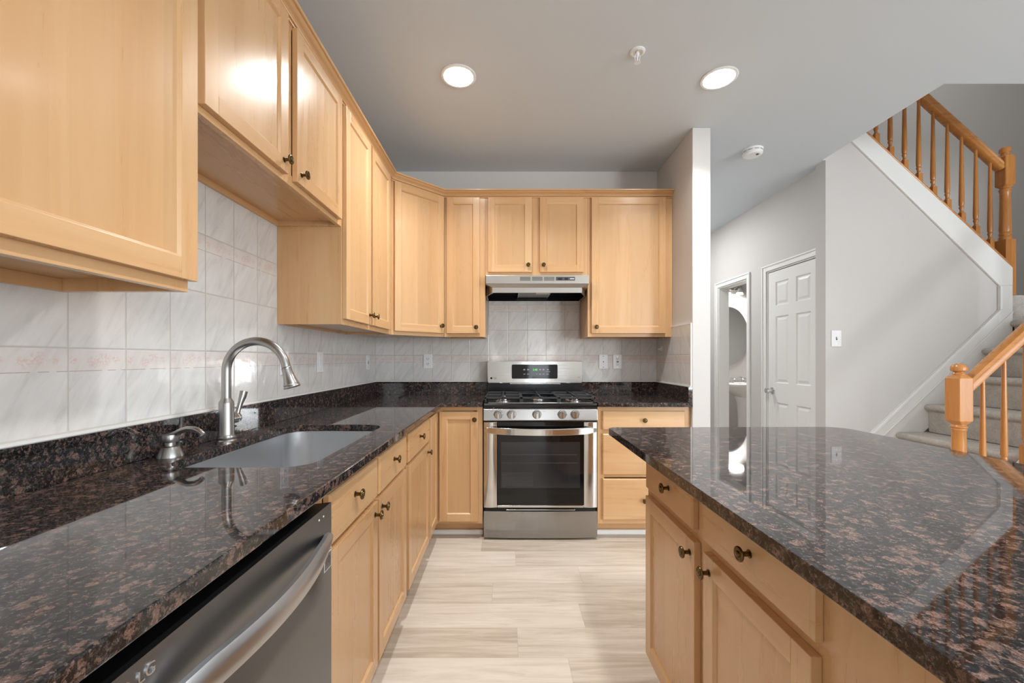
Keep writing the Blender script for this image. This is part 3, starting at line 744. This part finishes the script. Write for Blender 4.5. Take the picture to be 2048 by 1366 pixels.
# storage drawer, slightly bowed front
def bowed(mb, x0, x1, z0, z1, yb, bow, mat=0, lean=0.0, nx=20):
    f = lambda u, v: (x0+u*(x1-x0), yb-bow*(1-(2*u-1)**2)-lean*(1-v), z0+v*(z1-z0))
    return mb.grid(f, nx, 6, mat)
mb = bowed(MB(), -HW+.002, HW-.002, .016, .190, -.630, .010)
mb.prism([(-HW+.002, -.586), (-HW+.002, -.630)] + [(-HW+.002+(2*HW-.004)*k/20, -.630-.010*(1-(2*k/20-1)**2)) for k in range(1, 20)] + [(HW-.002, -.630), (HW-.002, -.586)], .0155, .1905, 'XY')
mb.build('storage_drawer', 'steel', t)
MB().box(-HW+.01, HW-.01, -.618, -.587, .191, .212).build('drawer_gap', 'darkgap', t)
MB().box(-.23, .23, -.634, -.619, .1955, .2035).build('drawer_pull', 'steel', t, bevel=.003)
# oven door
dz0, dz1 = .214, .784
df = -.632
WX = HW-.092
mb = MB()
for a_, c_ in ((-HW+.002, -WX), (WX, HW-.002)):
    mb.prism([(a_, -.588), (a_, df+.004)] + [(a_+(c_-a_)*k/14, df+.004-.007*(1-(2*k/14-1)**2)) for k in range(1, 14)] + [(c_, df+.004), (c_, -.588)], dz0, dz1, 'XY', 0, True)
mb.box(-WX, WX, df, -.588, dz0, dz0+.016)
od = mb.build('oven_door', 'steel', t, bevel=.003)
MB().box(-WX+.0005, WX-.0005, df+.001, -.59, dz0+.0165, dz1).build('oven_glass', 'ovenglass', od)
gx0, gx1, gz0, gz1 = -WX+.025, WX-.025, .345, .652
MB().box(gx0, gx1, df+.0002, df+.0012, gz0, gz1).build('oven_window', 'ovenwin', od)
rk = MB()
for z, m_ in ((.565, 0), (.510, 0)):
    rk.box(gx0+.005, gx1-.02, df-.0002, df+.0002, z, z+.0035)
for k in range(11): rk.box(gx0+.005, gx0+.215, df-.0002, df+.0002, .360+k*.0085, .3625+k*.0085)
rk.build('oven_rack', 'grey_print', od)
hp = []; secs = []
for k in range(31):
    u = k/30; x = -HW+.012+u*(2*HW-.024); s_ = math.sin(PI*u)
    hp.append((x, df-.006-.055*s_**.6, .733-.006*s_))
    hh = .012+.010*min(1, s_*4); tk = .008
    secs.append([(tk, -hh), (tk, hh-.003), (tk-.003, hh), (-tk+.003, hh), (-tk, hh-.003), (-tk, -hh+.003), (-tk+.003, -hh)])
MB().sweep(hp, secs, smooth=False).build('handle', 'steel', od, bevel=.002)
MB().box(-HW+.004, HW-.004, -.620, -.586, .785, .7945).build('door_gap', 'darkgap', t)
# control panel
mb = MB()
pf = [(-.586, .795), (-.640, .795), (-.640, .800), (-.630, .868), (-.626, .873), (-.586, .873)]
mb.prism(pf, -HW+.001, HW-.001, 'YZ'); cp = mb.build('control_panel', 'steel_panel', t, bevel=.002)
for kx in (-.281, -.1935, -.0245, .144, .230):
    yk = -.6345
    k_ = MB().lathe([(.029, .002), (.029, -.003), (.0255, -.005), (.0245, -.024), (.0225, -.027), (0, -.0275)], (kx, yk, .833), 'Y', 30)
    kb = k_.build('burner_knob', 'nickel', t)
    MB().lathe([(.0315, .002), (.0315, -.0012), (.029, -.0012)], (kx, yk, .833), 'Y', 30).build('knob_ring', 'grey_print', kb)
    MB().box(kx-.0075, kx+.0075, yk-.036, yk-.026, .833-.023, .833+.023).build('knob_grip', 'chrome', kb, bevel=.002)
    MB().box(kx-.0012, kx+.0012, yk-.0365, yk-.036, .833+.010, .833+.020).build('knob_mark', 'grey_print', kb)
for kx in (-.326, -.148, .025, .098, .270):
    MB().box(kx-.008, kx-.002, -.6320, -.6300, .850, .856).box(kx+.002, kx+.008, -.6320, -.6300, .850, .856).box(kx-.008, kx-.002, -.6326, -.6305, .846, .848).box(kx+.002, kx+.008, -.6326, -.6305, .846, .848).build('burner_mark', 'grey_print', cp)
# cooktop
mb = MB().prism([(-.586, .874), (-.628, .874), (-.634, .882), (-.634, .896), (-.628, .905), (-.616, .909), (-.11, .909), (-.10, .874)], -HW+.001, HW-.001, 'YZ')
ct = mb.build('cooktop', 'black', t, bevel=.003)
MB().box(-HW+.03, HW-.03, -.626, -.612, .9085, .9125).build('cooktop_trim', 'chrome', t, bevel=.002)
burn = [(-.25, -.48, .045), (-.25, -.24, .034), (0, -.36, .05), (.25, -.48, .038), (.25, -.24, .045)]
for bx_, by_, br in burn:
    bo = MB().lathe([(br*1.35, 0), (br*1.35, .003), (br, .005), (br*.95, .016), (br*.5, .018)], (bx_, by_, .9095), 'Z', 26).build('burner', 'steel', t)
    MB().lathe([(br*.85, .0165), (br*.85, .022), (br*.75, .0255), (0, .026)], (bx_, by_, .9095), 'Z', 26).build('burner_cap', 'iron', bo)
def grate(x0, x1, cs):
    mb = MB(); z = .935; hw_ = .0055
    def bar(a, c, zz0=z, zz1=z+.013):
        mb.box(min(a[0], c[0])-hw_, max(a[0], c[0])+hw_, min(a[1], c[1])-hw_, max(a[1], c[1])+hw_, zz0, zz1)
    y0, y1 = -.595, -.125
    bar((x0, y0), (x1, y0)); bar((x0, y1), (x1, y1)); bar((x0, y0), (x0, y1)); bar((x1, y0), (x1, y1)); bar((x0, (y0+y1)/2), (x1, (y0+y1)/2))
    for cx_, cy_ in cs:
        for dx, dy in ((1, 0), (-1, 0), (0, 1), (0, -1)):
            ex = {1: x1, -1: x0, 0: cx_}[dx]
            ym = (y0+y1)/2
            ey = cy_ if dy == 0 else ((y1 if cy_ > ym+.05 or (len(cs) == 1) else ym) if dy > 0 else (y0 if cy_ < ym-.05 or len(cs) == 1 else ym))
            bar((cx_+dx*.022, cy_+dy*.022), (ex, ey), z+.001, z+.018)
    for xx in (x0, x1):
        for yy in (y0, y1, (y0+y1)/2): mb.box(xx-.007, xx+.007, yy-.007, yy+.007, .9092, z)
    return mb.build('grate', 'iron', t, bevel=.002)
grate(-.368, -.132, [(-.25, -.48), (-.25, -.24)]); grate(-.122, .122, [(0, -.36)]); grate(.132, .368, [(.25, -.48), (.25, -.24)])
# riser and backguard
MB().box(-HW+.004, HW-.004, -.10, -.03, .875, 1.016).build('riser', 'black', t)
mb = MB(); z0, z1 = 1.012, 1.188
pts = rrect(-HW+.003, HW-.003, z0, z1, .014, 5)
mb.prism(pts, -.113, -.020, 'XZ')
bg = mb.build('backguard', 'steel', t, bevel=.004)
MB().prism(rrect(-.185, .178, 1.048, 1.160, .010, 4), -.116, -.113, 'XZ').build('display_panel', 'ovenglass', bg)
MB().box(-.20, .20, -.118, -.1005, 1.004, 1.011).build('vent_slot', 'steel', bg, bevel=.002)
text_mesh('3:48', .022, 'green', 'clock_digits', bg, FRONT(0.0, -.1164, 1.118), .0001)
pr = MB()
for i, xx in enumerate((-.085, -.055, .040, .067, .100)):
    for zz in (1.116, 1.083): pr.box(xx-.008, xx+.008, -.1166, -.1161, zz, zz+.003)
    pr.box(xx-.006, xx+.006, -.1166, -.1161, 1.122, 1.1245)
pr.box(.088, .118, -.1166, -.1161, 1.102, 1.1042); pr.box(.011, .016, -.1166, -.1161, 1.082, 1.087)
pr.build('display_print', 'white_print', bg)
text_mesh('LG', .019, 'grey_print', 'logo', bg, FRONT(-.318, -.1136, 1.052), .0003)
MB().lathe([(.0085, -.0006), (.0085, 0), (.0060, 0), (.0060, -.0006)], (-.346, -.1132, 1.052), 'Y', 22).build('logo_ring', 'grey_print', bg)
MB().box(.338, .356, -.1138, -.113, 1.058, 1.0595).box(.338, .352, -.1138, -.113, 1.053, 1.0545).build('badge', 'grey_print', bg)

# ------------------------------------------------------------------ range hood
t = thing('range_hood', 'stainless steel under-cabinet range hood above the gas range', 'range hood', (1.2975, 0, 0))
hw = .372
mb = MB()
FY, ZT0, ZF = -.40, 1.8235, 1.7466
mb.box(-hw, hw, -.302, -.0005, 1.748, ZT0, 0)
mb.box(-hw, hw, FY, -.3025, ZF, 1.8085, 0)
mb.build('hood_body', 'steel_hood', t, bevel=.002)
lip = [(-.325, -.386), (.325, -.386), (.376, -.245), (.376, -.001), (-.376, -.001), (-.376, -.245)]
fas = [(-hw+.001, FY+.002), (hw-.001, FY+.002), (hw-.001, -.26), (hw-.001, -.002), (-hw+.001, -.002), (-hw+.001, -.26)]
zl = [1.6845, 1.6845, 1.680, 1.676, 1.676, 1.680]
vs = [(*p, ZF-.0005) for p in fas] + [(lip[i][0], lip[i][1], 1.7205 if i < 2 else 1.712) for i in range(6)] + [(lip[i][0], lip[i][1], zl[i]) for i in range(6)]
inn = [(p[0]*.975, p[1]*.965-.006) for p in lip]
vs += [(inn[i][0], inn[i][1], zl[i]) for i in range(6)] + [(inn[i][0], inn[i][1], 1.738) for i in range(6)]
ring = lambda a, c: [(a+k, a+(k+1) % 6, c+(k+1) % 6, c+k) for k in range(6)]
MB().add(vs, ring(0, 6)+ring(6, 12)+ring(12, 18), 0).add(vs, ring(18, 24)+[tuple(24+k for k in range(6))], 1).build('skirt', ['steel_hood', 'black'], t)
fl = MB().box(-.126, .105, -.345, -.03, 1.700, 1.712).build('grease_filter', 'filter', t)
MB().box(-.132, -.126, -.350, -.025, 1.698, 1.714).box(.105, .111, -.350, -.025, 1.698, 1.714).box(-.126, .105, -.350, -.345, 1.698, 1.714).build('filter_frame', 'steel_hood', fl)
MB().box(.0, .10, -.345, -.25, 1.694, 1.700).build('light_lens', 'frost', t)
for x0 in (-.125, -.038, .048):
    mb = MB()
    for k in range(4): mb.box(x0, x0+.076, FY-.0008, FY+.001, 1.770+k*.0075, 1.7735+k*.0075)
    mb.build('vent_slot', 'slot', t)
cp = MB().box(.134, .272, FY-.0015, FY+.0005, 1.770, 1.797).build('switch_panel', 'grey_print', t)
MB().box(.150, .180, FY-.006, FY-.0016, 1.777, 1.789).build('rocker_switch', 'darkgap', cp, bevel=.002)
MB().box(.198, .222, FY-.006, FY-.0016, 1.777, 1.789).build('rocker_switch', 'darkgap', cp, bevel=.002)
MB().box(.236, .266, FY-.0022, FY-.0016, 1.779, 1.787).build('badge', 'white_print', cp)

# ------------------------------------------------------------------ outlets and switches (local: plate in xz, facing -y)
def plate(kind, loc, rz, label, w=.072, h=.117):
    t = thing('light_switch' if kind in ('switch', 'rocker', 'toggle') else ('blank_plate' if kind == 'jack' else 'electrical_outlet'), label, 'switch' if kind in ('switch', 'rocker', 'toggle') else 'outlet', loc, rz)
    MB().box(-w/2, w/2, -.0065, -.0003, -h/2, h/2).build('cover_plate', 'plastic', t, bevel=.0025)
    y = -.0065
    if kind == 'outlet':
        for s in (-1, 1):
            rc = MB().prism(rrect(-.0165, .0165, s*.0195-.014, s*.0195+.014, .008, 4), y-.0015, y, 'XZ').build('receptacle', 'plastic', t)
            MB().box(-.0085, -.0055, y-.0019, y-.0014, s*.0195-.003, s*.0195+.007).box(.0055, .0085, y-.0019, y-.0014, s*.0195-.003, s*.0195+.007).box(-.0025, .0025, y-.0019, y-.0014, s*.0195-.010, s*.0195-.005).build('socket_slots', 'slot', rc)
    elif kind == 'gfci':
        rc = MB().box(-.0168, .0168, y-.0015, y, -.034, .034).build('receptacle', 'plastic', t, bevel=.001)
        mb = MB()
        for s in (-1, 1):
            mb.box(-.0085, -.0055, y-.0019, y-.0014, s*.022-.003, s*.022+.007).box(.0055, .0085, y-.0019, y-.0014, s*.022-.003, s*.022+.007).box(-.0025, .0025, y-.0019, y-.0014, s*.022-.010, s*.022-.005)
        mb.build('socket_slots', 'slot', rc)
        MB().box(-.009, .009, y-.003, y-.0014, .0005, .0055).build('test_button', 'slot', rc); MB().box(-.009, .009, y-.003, y-.0014, -.0065, -.0015).build('reset_button', 'slot', rc)
    elif kind == 'rocker':
        MB().box(-.0165, .0165, y-.003, y, -.033, .033).build('rocker', 'plastic', t, bevel=.0015)
    elif kind == 'toggle':
        MB().box(-.005, .005, y-.0012, y, -.012, .012).build('toggle_slot', 'slot', t); MB().box(-.004, .004, y-.011, y, 0, .008).build('toggle', 'plastic', t, bevel=.001)
    elif kind == 'jack':
        MB().box(-.006, .006, y-.002, y, -.008, .008).build('jack', 'plastic', t); MB().box(-.003, .003, y-.0024, y-.0019, -.006, .004).build('jack_opening', 'slot', t)
    if kind in ('jack', 'toggle', 'gfci', 'rocker'):
        for s in (-1, 1): MB().lathe([(.0032, 0), (.0030, -.0012), (0, -.0014)], (0, y, s*(.042 if kind != 'jack' else .045)), 'Y', 12).build('screw', 'slot' if kind == 'jack' else 'chrome', t)
    return t
plate('outlet', (0, -1.395, 1.186), HALF, 'white outlet plate on the left wall, half hidden behind the faucet head')
plate('rocker', (0, -1.010, 1.186), HALF, 'white switch plate on the left wall under the tall two-door cabinet')
plate('toggle', (0, -.185, 1.178), HALF, 'white switch plate on the left wall nearest the room corner', .066, .112)
plate('outlet', (.433, 0, 1.1846), 0, 'white duplex outlet on the back wall left of the range')
plate('jack', (1.867, 0, 1.181), 0, 'white jack plate with two screws just right of the range')
plate('gfci', (1.982, 0, 1.181), 0, 'white outlet with dark test buttons beside the jack plate')
plate('toggle', (3.620, -.19, 1.362), 0, 'white light switch on the plain wall beside the hallway door', .077, .125)
# small hook on the tiled side of the divider wall
t = thing('adhesive_hook', 'tiny clear hook stuck on the side tiles of the divider wall', 'hook', (2.302, -.12, 1.286), -HALF)
MB().prism(rrect(-.016, .016, -.018, .018, .008, 4), -.005, -.0003, 'XZ').build('hook_base', 'plastic', t)
MB().tube([(0, -.004, .006), (0, -.014, .0), (0, -.020, -.010), (0, -.026, -.008), (0, -.029, 0)], .0035, 10, up=(1, 0, 0)).build('hook_arm', 'plastic', t)

# ------------------------------------------------------------------ ceiling fixtures
CAN_LABELS = ['round recessed ceiling light above the left counter corner', 'round recessed ceiling light nearest the divider wall',
              'unseen recessed ceiling light added over the aisle behind the viewer', 
              'unseen living room ceiling light added near the left wall', 'unseen living room ceiling light added near the middle', 'unseen hallway ceiling light added behind the divider wall']
for (x, y), lb in zip(CAN_POS, CAN_LABELS):
    t = thing('ceiling_light', lb, 'ceiling light', (x, y, CEIL), 0, 'recessed ceiling lights')
    if not -1.2 < y < 0:                       # unseen lamps, added to raise the light in room and hall
        for q in ('label', 'category', 'group'): del t[q]
        struct(t)
    MB().lathe([(.078, -.0005), (.095, -.0005), (.096, -.003), (.092, -.006), (.080, -.007), (.078, -.004)], (0, 0, 0), 'Z', 40, cap=False).build('trim_ring', 'trim', t)
    MB().lathe([(.078, -.003), (.076, -.006), (.060, -.012), (.030, -.0155), (0, -.0165)], (0, 0, 0), 'Z', 40).build('lens', 'lens', t)
    l = area('can_light', (0, 0, -.020), (0, 0, 0), .15, .15, CAN_W, (.97, .985, 1.0), 'DISK', 2.25); l.parent = t
    if y < -2 and y > -3: l.data.energy = CAN_W*1.35
    if y > 0: l.data.energy = CAN_W*1.25; l.data.spread = PI
t = thing('fire_sprinkler', 'small white fire sprinkler head on the ceiling between the two recessed lights', 'sprinkler', (1.7277, -1.323, CEIL))
MB().lathe([(.038, -.0003), (.037, -.005), (.028, -.008), (.024, -.003), (.010, -.002)], (0, 0, 0), 'Z', 30, cap=False).build('escutcheon', 'trim', t)
MB().lathe([(.008, 0), (.009, -.012), (.0065, -.018), (.004, -.03), (.003, -.05), (.0035, -.052)], (0, 0, 0), 'Z', 16).build('nozzle', 'plastic', t)
MB().tube([(.008, 0, -.012), (.013, 0, -.028), (.010, 0, -.045), (.0, 0, -.053)], .0022, 8, up=(0, 1, 0)).tube([(-.008, 0, -.012), (-.013, 0, -.028), (-.010, 0, -.045), (.0, 0, -.053)], .0022, 8, up=(0, 1, 0)).build('frame_arm', 'plastic', t)
MB().lathe([(.004, -.052), (.016, -.054), (.016, -.0555), (0, -.056)], (0, 0, 0), 'Z', 20).build('deflector', 'plastic', t)
t = thing('smoke_detector', 'round white smoke detector on the hallway ceiling beside the divider wall', 'smoke detector', (2.883, -.345, CEIL))
MB().lathe([(.070, -.0005), (.070, -.014), (.064, -.016)], (0, 0, 0), 'Z', 40).build('base', 'trim', t)
MB().lathe([(.066, -.0162), (.067, -.020), (.064, -.036), (.054, -.044), (0, -.046)], (0, 0, 0), 'Z', 40).build('cover', 'trim', t)
MB().lathe([(.010, -.0455), (.010, -.048), (0, -.048)], (.018, -.03, 0), 'Z', 16).build('test_button', 'grey_print', t)
mb = MB()
for k in range(10):
    a = 2*PI*k/10; a2 = a+.42
    mb.sweep([(.0668*math.cos(a+q*(a2-a)/4), .0668*math.sin(a+q*(a2-a)/4), -.0185) for q in range(5)], [[(-.0008, -.0012), (.0008, -.0012), (.0008, .0012), (-.0008, .0012)]]*5)
mb.build('vent_slots', 'grey_print', t)

# ------------------------------------------------------------------ staircase
RISE, RUN, NX = .2143, .220, 4.945          # seventh nose at X=4.945, Z=1.50
t = thing('staircase', 'carpeted staircase rising to the right behind the island', 'stairs', (3.6, -.62, 0))
def rel(mb, T=(3.6, -.62, 0)):
    mb.v = [(p[0]-T[0], p[1]-T[1], p[2]-T[2]) for p in mb.v]; return mb
SY0, SY1 = -.975, -.2055
def step_prof(xn, z, x1, zb, n=7, r=.024):
    """side profile (x,z) of a carpeted tread: nose to the left"""
    pts = [(x1, z), (xn+r, z)]
    pts += [(xn+r-r*math.sin(PI*k/n*.86), z-r+r*math.cos(PI*k/n*.86)) for k in range(1, n+1)]
    pts += [(xn+.030, z-.055), (xn+.034, zb), (x1, zb)]
    return pts
for k in range(1, 7):
    xn = NX-RUN*(7-k); z = 1.50-RISE*(7-k)
    rel(MB().prism(step_prof(xn, z, xn+RUN+.03, max(0, z-RISE-.0)), SY0, SY1, 'XZ', 0, False)).build('step', 'carpet', t, bevel=.004)
rel(MB().prism(step_prof(NX, 1.50, 6.595, 1.2858), SY0, SY1, 'XZ')).build('landing', 'carpet', t, bevel=.004)
# second landing, one step up, behind the wall end
rel(MB().box(4.975, 6.595, -.185, .845, 1.45, 1.70)).build('landing', 'carpet', t, bevel=.012)
for k in range(1, 6):
    x1 = 4.93-.217*(k-1); z = 1.70+.2*k
    mb = MB().prism([(2*4.93-a, c) for a, c in step_prof(4.93, z, 4.93+.25, z-.2)], -.080, .845, 'XZ')
    mb.v = [(p[0]-.217*(k-1), p[1], p[2]) for p in mb.v]
    rel(mb).build('step', 'carpet', t, bevel=.004)
# closed side below the open edge of the lower flight
def osl(x): return 1.50-(NX-x)*RISE/RUN-.02
rel(MB().prism([(3.707, 0), (6.595, 0), (6.595, 1.48), (NX, 1.48), (3.707, osl(3.707))], -1.062, -.9765, 'XZ')).build('outer_stringer', 'trim', t)
# skirt board on the wall, its cap moulding and the white stringer of the upper flight
def skl(x): return 1.5815+.957*(x-4.865)
tr = struct(MB().prism([(3.56, skl(3.56)), (4.865, skl(4.865)), (4.865, skl(4.865)-.42), (3.56, max(.0, skl(3.56)-.42))], -.2052, -.1905, 'XZ').build('trim_5', 'trim'))
MB().prism([(3.56, skl(3.56)), (4.872, skl(4.872)), (4.872, skl(4.872)-.030), (3.56, skl(3.56)-.030)], -.214, -.2053, 'XZ').prism([(3.56, skl(3.56)-.105), (4.965, skl(4.965)-.105), (4.965, skl(4.965)-.122), (3.56, skl(3.56)-.122)], -.212, -.2053, 'XZ').build('cap_molding', 'trim', tr, bevel=.004)
MB().box(4.8655, 4.968, -.2052, -.1905, 1.30, 1.7695).box(4.8655, 4.887, -.213, -.2053, skl(4.8655)+.002, 1.765).build('corner_post', 'trim', tr, bevel=.003)
struct(MB().prism([(3.45, shoe(3.45)), (4.968, shoe(4.968)), (4.968, 1.77), (4.867, 1.77), (3.45, shoe(3.45)-.148)], -.2052, -.1905, 'XZ').build('trim_6', 'trim', bevel=.002))

# railings
RP = [(.030, -.024), (.032, -.006), (.028, .006), (.031, .016), (.026, .028), (.012, .034), (-.012, .034), (-.026, .028), (-.031, .016), (-.028, .006), (-.032, -.006), (-.030, -.024), (-.020, -.030), (.020, -.030)]
def oct_block(mb, h, z0, z1, ch=.022):
    """square block with corners cut towards both ends"""
    lv = [(z0, .70), (z0+ch, 1.0), (z1-ch, 1.0), (z1, .62)]
    c8 = lambda q: [(h, h*q*.0+h*(.42 if q < 1 else .86)), (h*(.42 if q < 1 else .86), h)]
    rows = []
    for z, q in lv:
        c_ = .45 if q < 1 else .88; s_ = q
        base = [(1, c_), (c_, 1), (-c_, 1), (-1, c_), (-1, -c_), (-c_, -1), (c_, -1), (1, -c_)]
        rows.append([(h*s_*(a if q < 1 else a), h*s_*c, z) for a, c in base])
    vs = [p for r in rows for p in r]; n = 8
    fs = [(i*n+k, i*n+(k+1) % n, (i+1)*n+(k+1) % n, (i+1)*n+k) for i in range(3) for k in range(n)] + [tuple(range(n)), tuple(3*n+k for k in range(n))]
    return mb.add(vs, fs)
def newel(parent, x, y, ztop, zbase, loc, zb_block, h=.0415, block=.285):
    mb = MB(); r = h*.87
    cap = [(.020, -.070), (.030, -.062), (.026, -.056), (.022, -.048), (r*.98, -.042), (r, -.032), (r*.97, -.018), (r*.75, -.006), (r*.3, 0), (0, 0)]
    mb.lathe([(a, ztop+b) for a, b in cap], (0, 0, 0), 'Z', 28)
    bt = ztop-.062; bb = bt-block
    oct_block(mb, h, bb, bt)
    turn = [(.030, bb+.006), (.030, bb-.004), (.037, bb-.010), (.037, bb-.018), (.031, bb-.022), (.034, bb-.030), (.030, bb-.038), (.031, bb-.10)]
    zl = zb_block
    turn += [(.034, zl+.13), (.036, zl+.085), (.032, zl+.06), (.037, zl+.05), (.037, zl+.04), (.031, zl+.035), (.038, zl+.018), (.036, zl-.004)]
    mb.lathe(turn, (0, 0, 0), 'Z', 28)
    mb.box(-h, h, -h, h, zbase, zl)
    mb.v = [(p[0]+x-loc[0], p[1]+y-loc[1], p[2]-loc[2]) for p in mb.v]
    return mb.build('newel_post', 'oak', parent, bevel=.003)
def baluster(parent, x, y, z0, z1, loc, blk=.09, s=1.0, slope=0.0):
    mb = MB(); h = .0155*s
    mb.prism([(-h, z0+h*slope), (h, z0-h*slope), (h, z0+blk), (-h, z0+blk)], -h, h, 'XZ')
    a = z0+blk
    prof = [(.013*s, a-.002), (.015*s, a+.006), (.010*s, a+.014), (.010*s, a+.032), (.014*s, a+.040), (.014*s, a+.050), (.011*s, a+.056), (.0145*s, a+.066), (.0150*s, a+.10), (.0085*s, z1)]
    mb.lathe(prof, (0, 0, 0), 'Z', 14)
    mb.v = [(p[0]+x-loc[0], p[1]+y-loc[1], p[2]-loc[2]) for p in mb.v]
    return mb.build('baluster', 'oak', parent)
loc = (3.66, -1.005, 0)
t = thing('stair_railing', 'golden oak railing with newel post at the foot of the stairs', 'railing', loc)
newel(t, 3.66, -1.035+.012, 1.179, 0.0, loc, .36)
rel_ = lambda p, L: (p[0]-L[0], p[1]-L[1], p[2]-L[2])
def rz(x): return 1.045+.922*(x-3.70)
MB().sweep([rel_((3.694, -1.02, rz(3.694)), loc), rel_((4.98, -1.02, rz(4.98)), loc)], [RP, RP], smooth=True).build('handrail', 'oak_h', t)
for k in range(9):
    x = 3.800+.122*k
    baluster(t, x, -1.02, osl(x)+.001, rz(x)-.025, loc, .105, 1.05, -RISE/RUN)
newel(t, 5.02, -1.02, 2.42, 1.4805, loc, 1.72)
loc = (4.99, -.138, 1.7)
t = thing('stair_railing', 'golden oak railing on the slanted white stringer of the upper flight', 'railing', loc)
newel(t, 4.988, -.138, 2.867, 1.7005, loc, 2.135, h=.040, block=.262)
MB().prism([(3.45-loc[0], shoe(3.45)-loc[2]+.001), (4.946-loc[0], shoe(4.946)-loc[2]+.001), (4.946-loc[0], shoe(4.946)-loc[2]+.020), (3.45-loc[0], shoe(3.45)-loc[2]+.020)], -.207-loc[1], -.085-loc[1], 'XZ').build('shoe_rail', 'oak_h', t, bevel=.004)
def rz2(x): return 2.770+.90*(4.88-x)
MB().sweep([rel_((4.955, -.138, rz2(4.955)), loc), rel_((3.52, -.138, rz2(3.52)), loc)], [RP, RP]).build('handrail', 'oak_h', t)
for k in range(12):
    x = 4.870-.112*k
    baluster(t, x, -.138, shoe(x)+.018, rz2(x)-.025, loc, .125, 1.1, SLOPE)

# ------------------------------------------------------------------ powder room
t = thing('pedestal_sink', 'white pedestal sink seen through the open powder room doorway', 'sink', (4.24, 2.09, 0))
def oval(a, c, z, n=32, p=2.6): return [(a*math.copysign(abs(math.cos(2*PI*k/n))**(2/p), math.cos(2*PI*k/n)), c*math.copysign(abs(math.sin(2*PI*k/n))**(2/p), math.sin(2*PI*k/n)), z) for k in range(n)]
rows = [oval(.10, .09, .70), oval(.20, .16, .76), oval(.27, .215, .825), oval(.285, .23, .85), oval(.285, .23, .872), oval(.275, .22, .878), oval(.21, .15, .872), oval(.18, .12, .80), oval(.05, .04, .77)]
n = 32; MB().add([p for r in rows for p in r], [(i*n+k, i*n+(k+1) % n, (i+1)*n+(k+1) % n, (i+1)*n+k) for i in range(len(rows)-1) for k in range(n)]+[tuple(range(n)), tuple((len(rows)-1)*n+k for k in range(n))], 0, True).build('basin', 'porcelain', t)
MB().lathe([(.14, 0), (.14, .03), (.11, .07), (.085, .2), (.08, .45), (.095, .62), (.12, .70), (.115, .72)], (0, .03, 0), 'Z', 30).build('pedestal', 'porcelain', t)
MB().box(-.075, .075, .155, .195, .872, .888).lathe([(.017, .888), (.014, .93), (.012, .94)], (0, .175, 0), 'Z', 16).tube([(0, .175, .93), (0, .13, .955), (0, .08, .945), (0, .06, .93)], .010, 12, up=(1, 0, 0)) \
    .lathe([(.016, .888), (.013, .92), (.016, .925), (.016, .935)], (-.055, .175, 0), 'Z', 14).lathe([(.016, .888), (.013, .92), (.016, .925), (.016, .935)], (.055, .175, 0), 'Z', 14).box(-.10, -.05, .168, .182, .935, .945).box(.05, .10, .168, .182, .935, .945).build('faucet', 'chrome', t)
t = thing('wall_mirror', 'oval frameless mirror above the pedestal sink', 'mirror', (4.148, 2.355, 1.52))
MB().prism([(.275*math.cos(2*PI*k/48), .405*math.sin(2*PI*k/48)) for k in range(48)], -.012, -.001, 'XZ').build('mirror_glass', 'mirror', t)
t = thing('vanity_light', 'chrome two-shade vanity light above the oval mirror', 'wall lamp', (4.17, 2.355, 2.18))
MB().box(-.16, .16, -.025, -.001, -.03, .03).build('backplate', 'chrome', t, bevel=.004)
for s in (-1, 1):
    MB().tube([(s*.085, -.02, 0), (s*.085, -.07, .005), (s*.085, -.10, -.02)], .008, 10, up=(1, 0, 0)).build('lamp_arm', 'chrome', t)
    MB().lathe([(.018, -.02), (.026, -.04), (.045, -.10), (.043, -.10), (.02, -.035)], (s*.085, -.10, 0), 'Z', 20).build('lamp_shade', 'frost', t)
l = area('vanity_bulb', (0, -.14, -.08), (0, 0, 0), .2, .2, BATH_W, (1, .98, .95), 'DISK'); l.parent = t
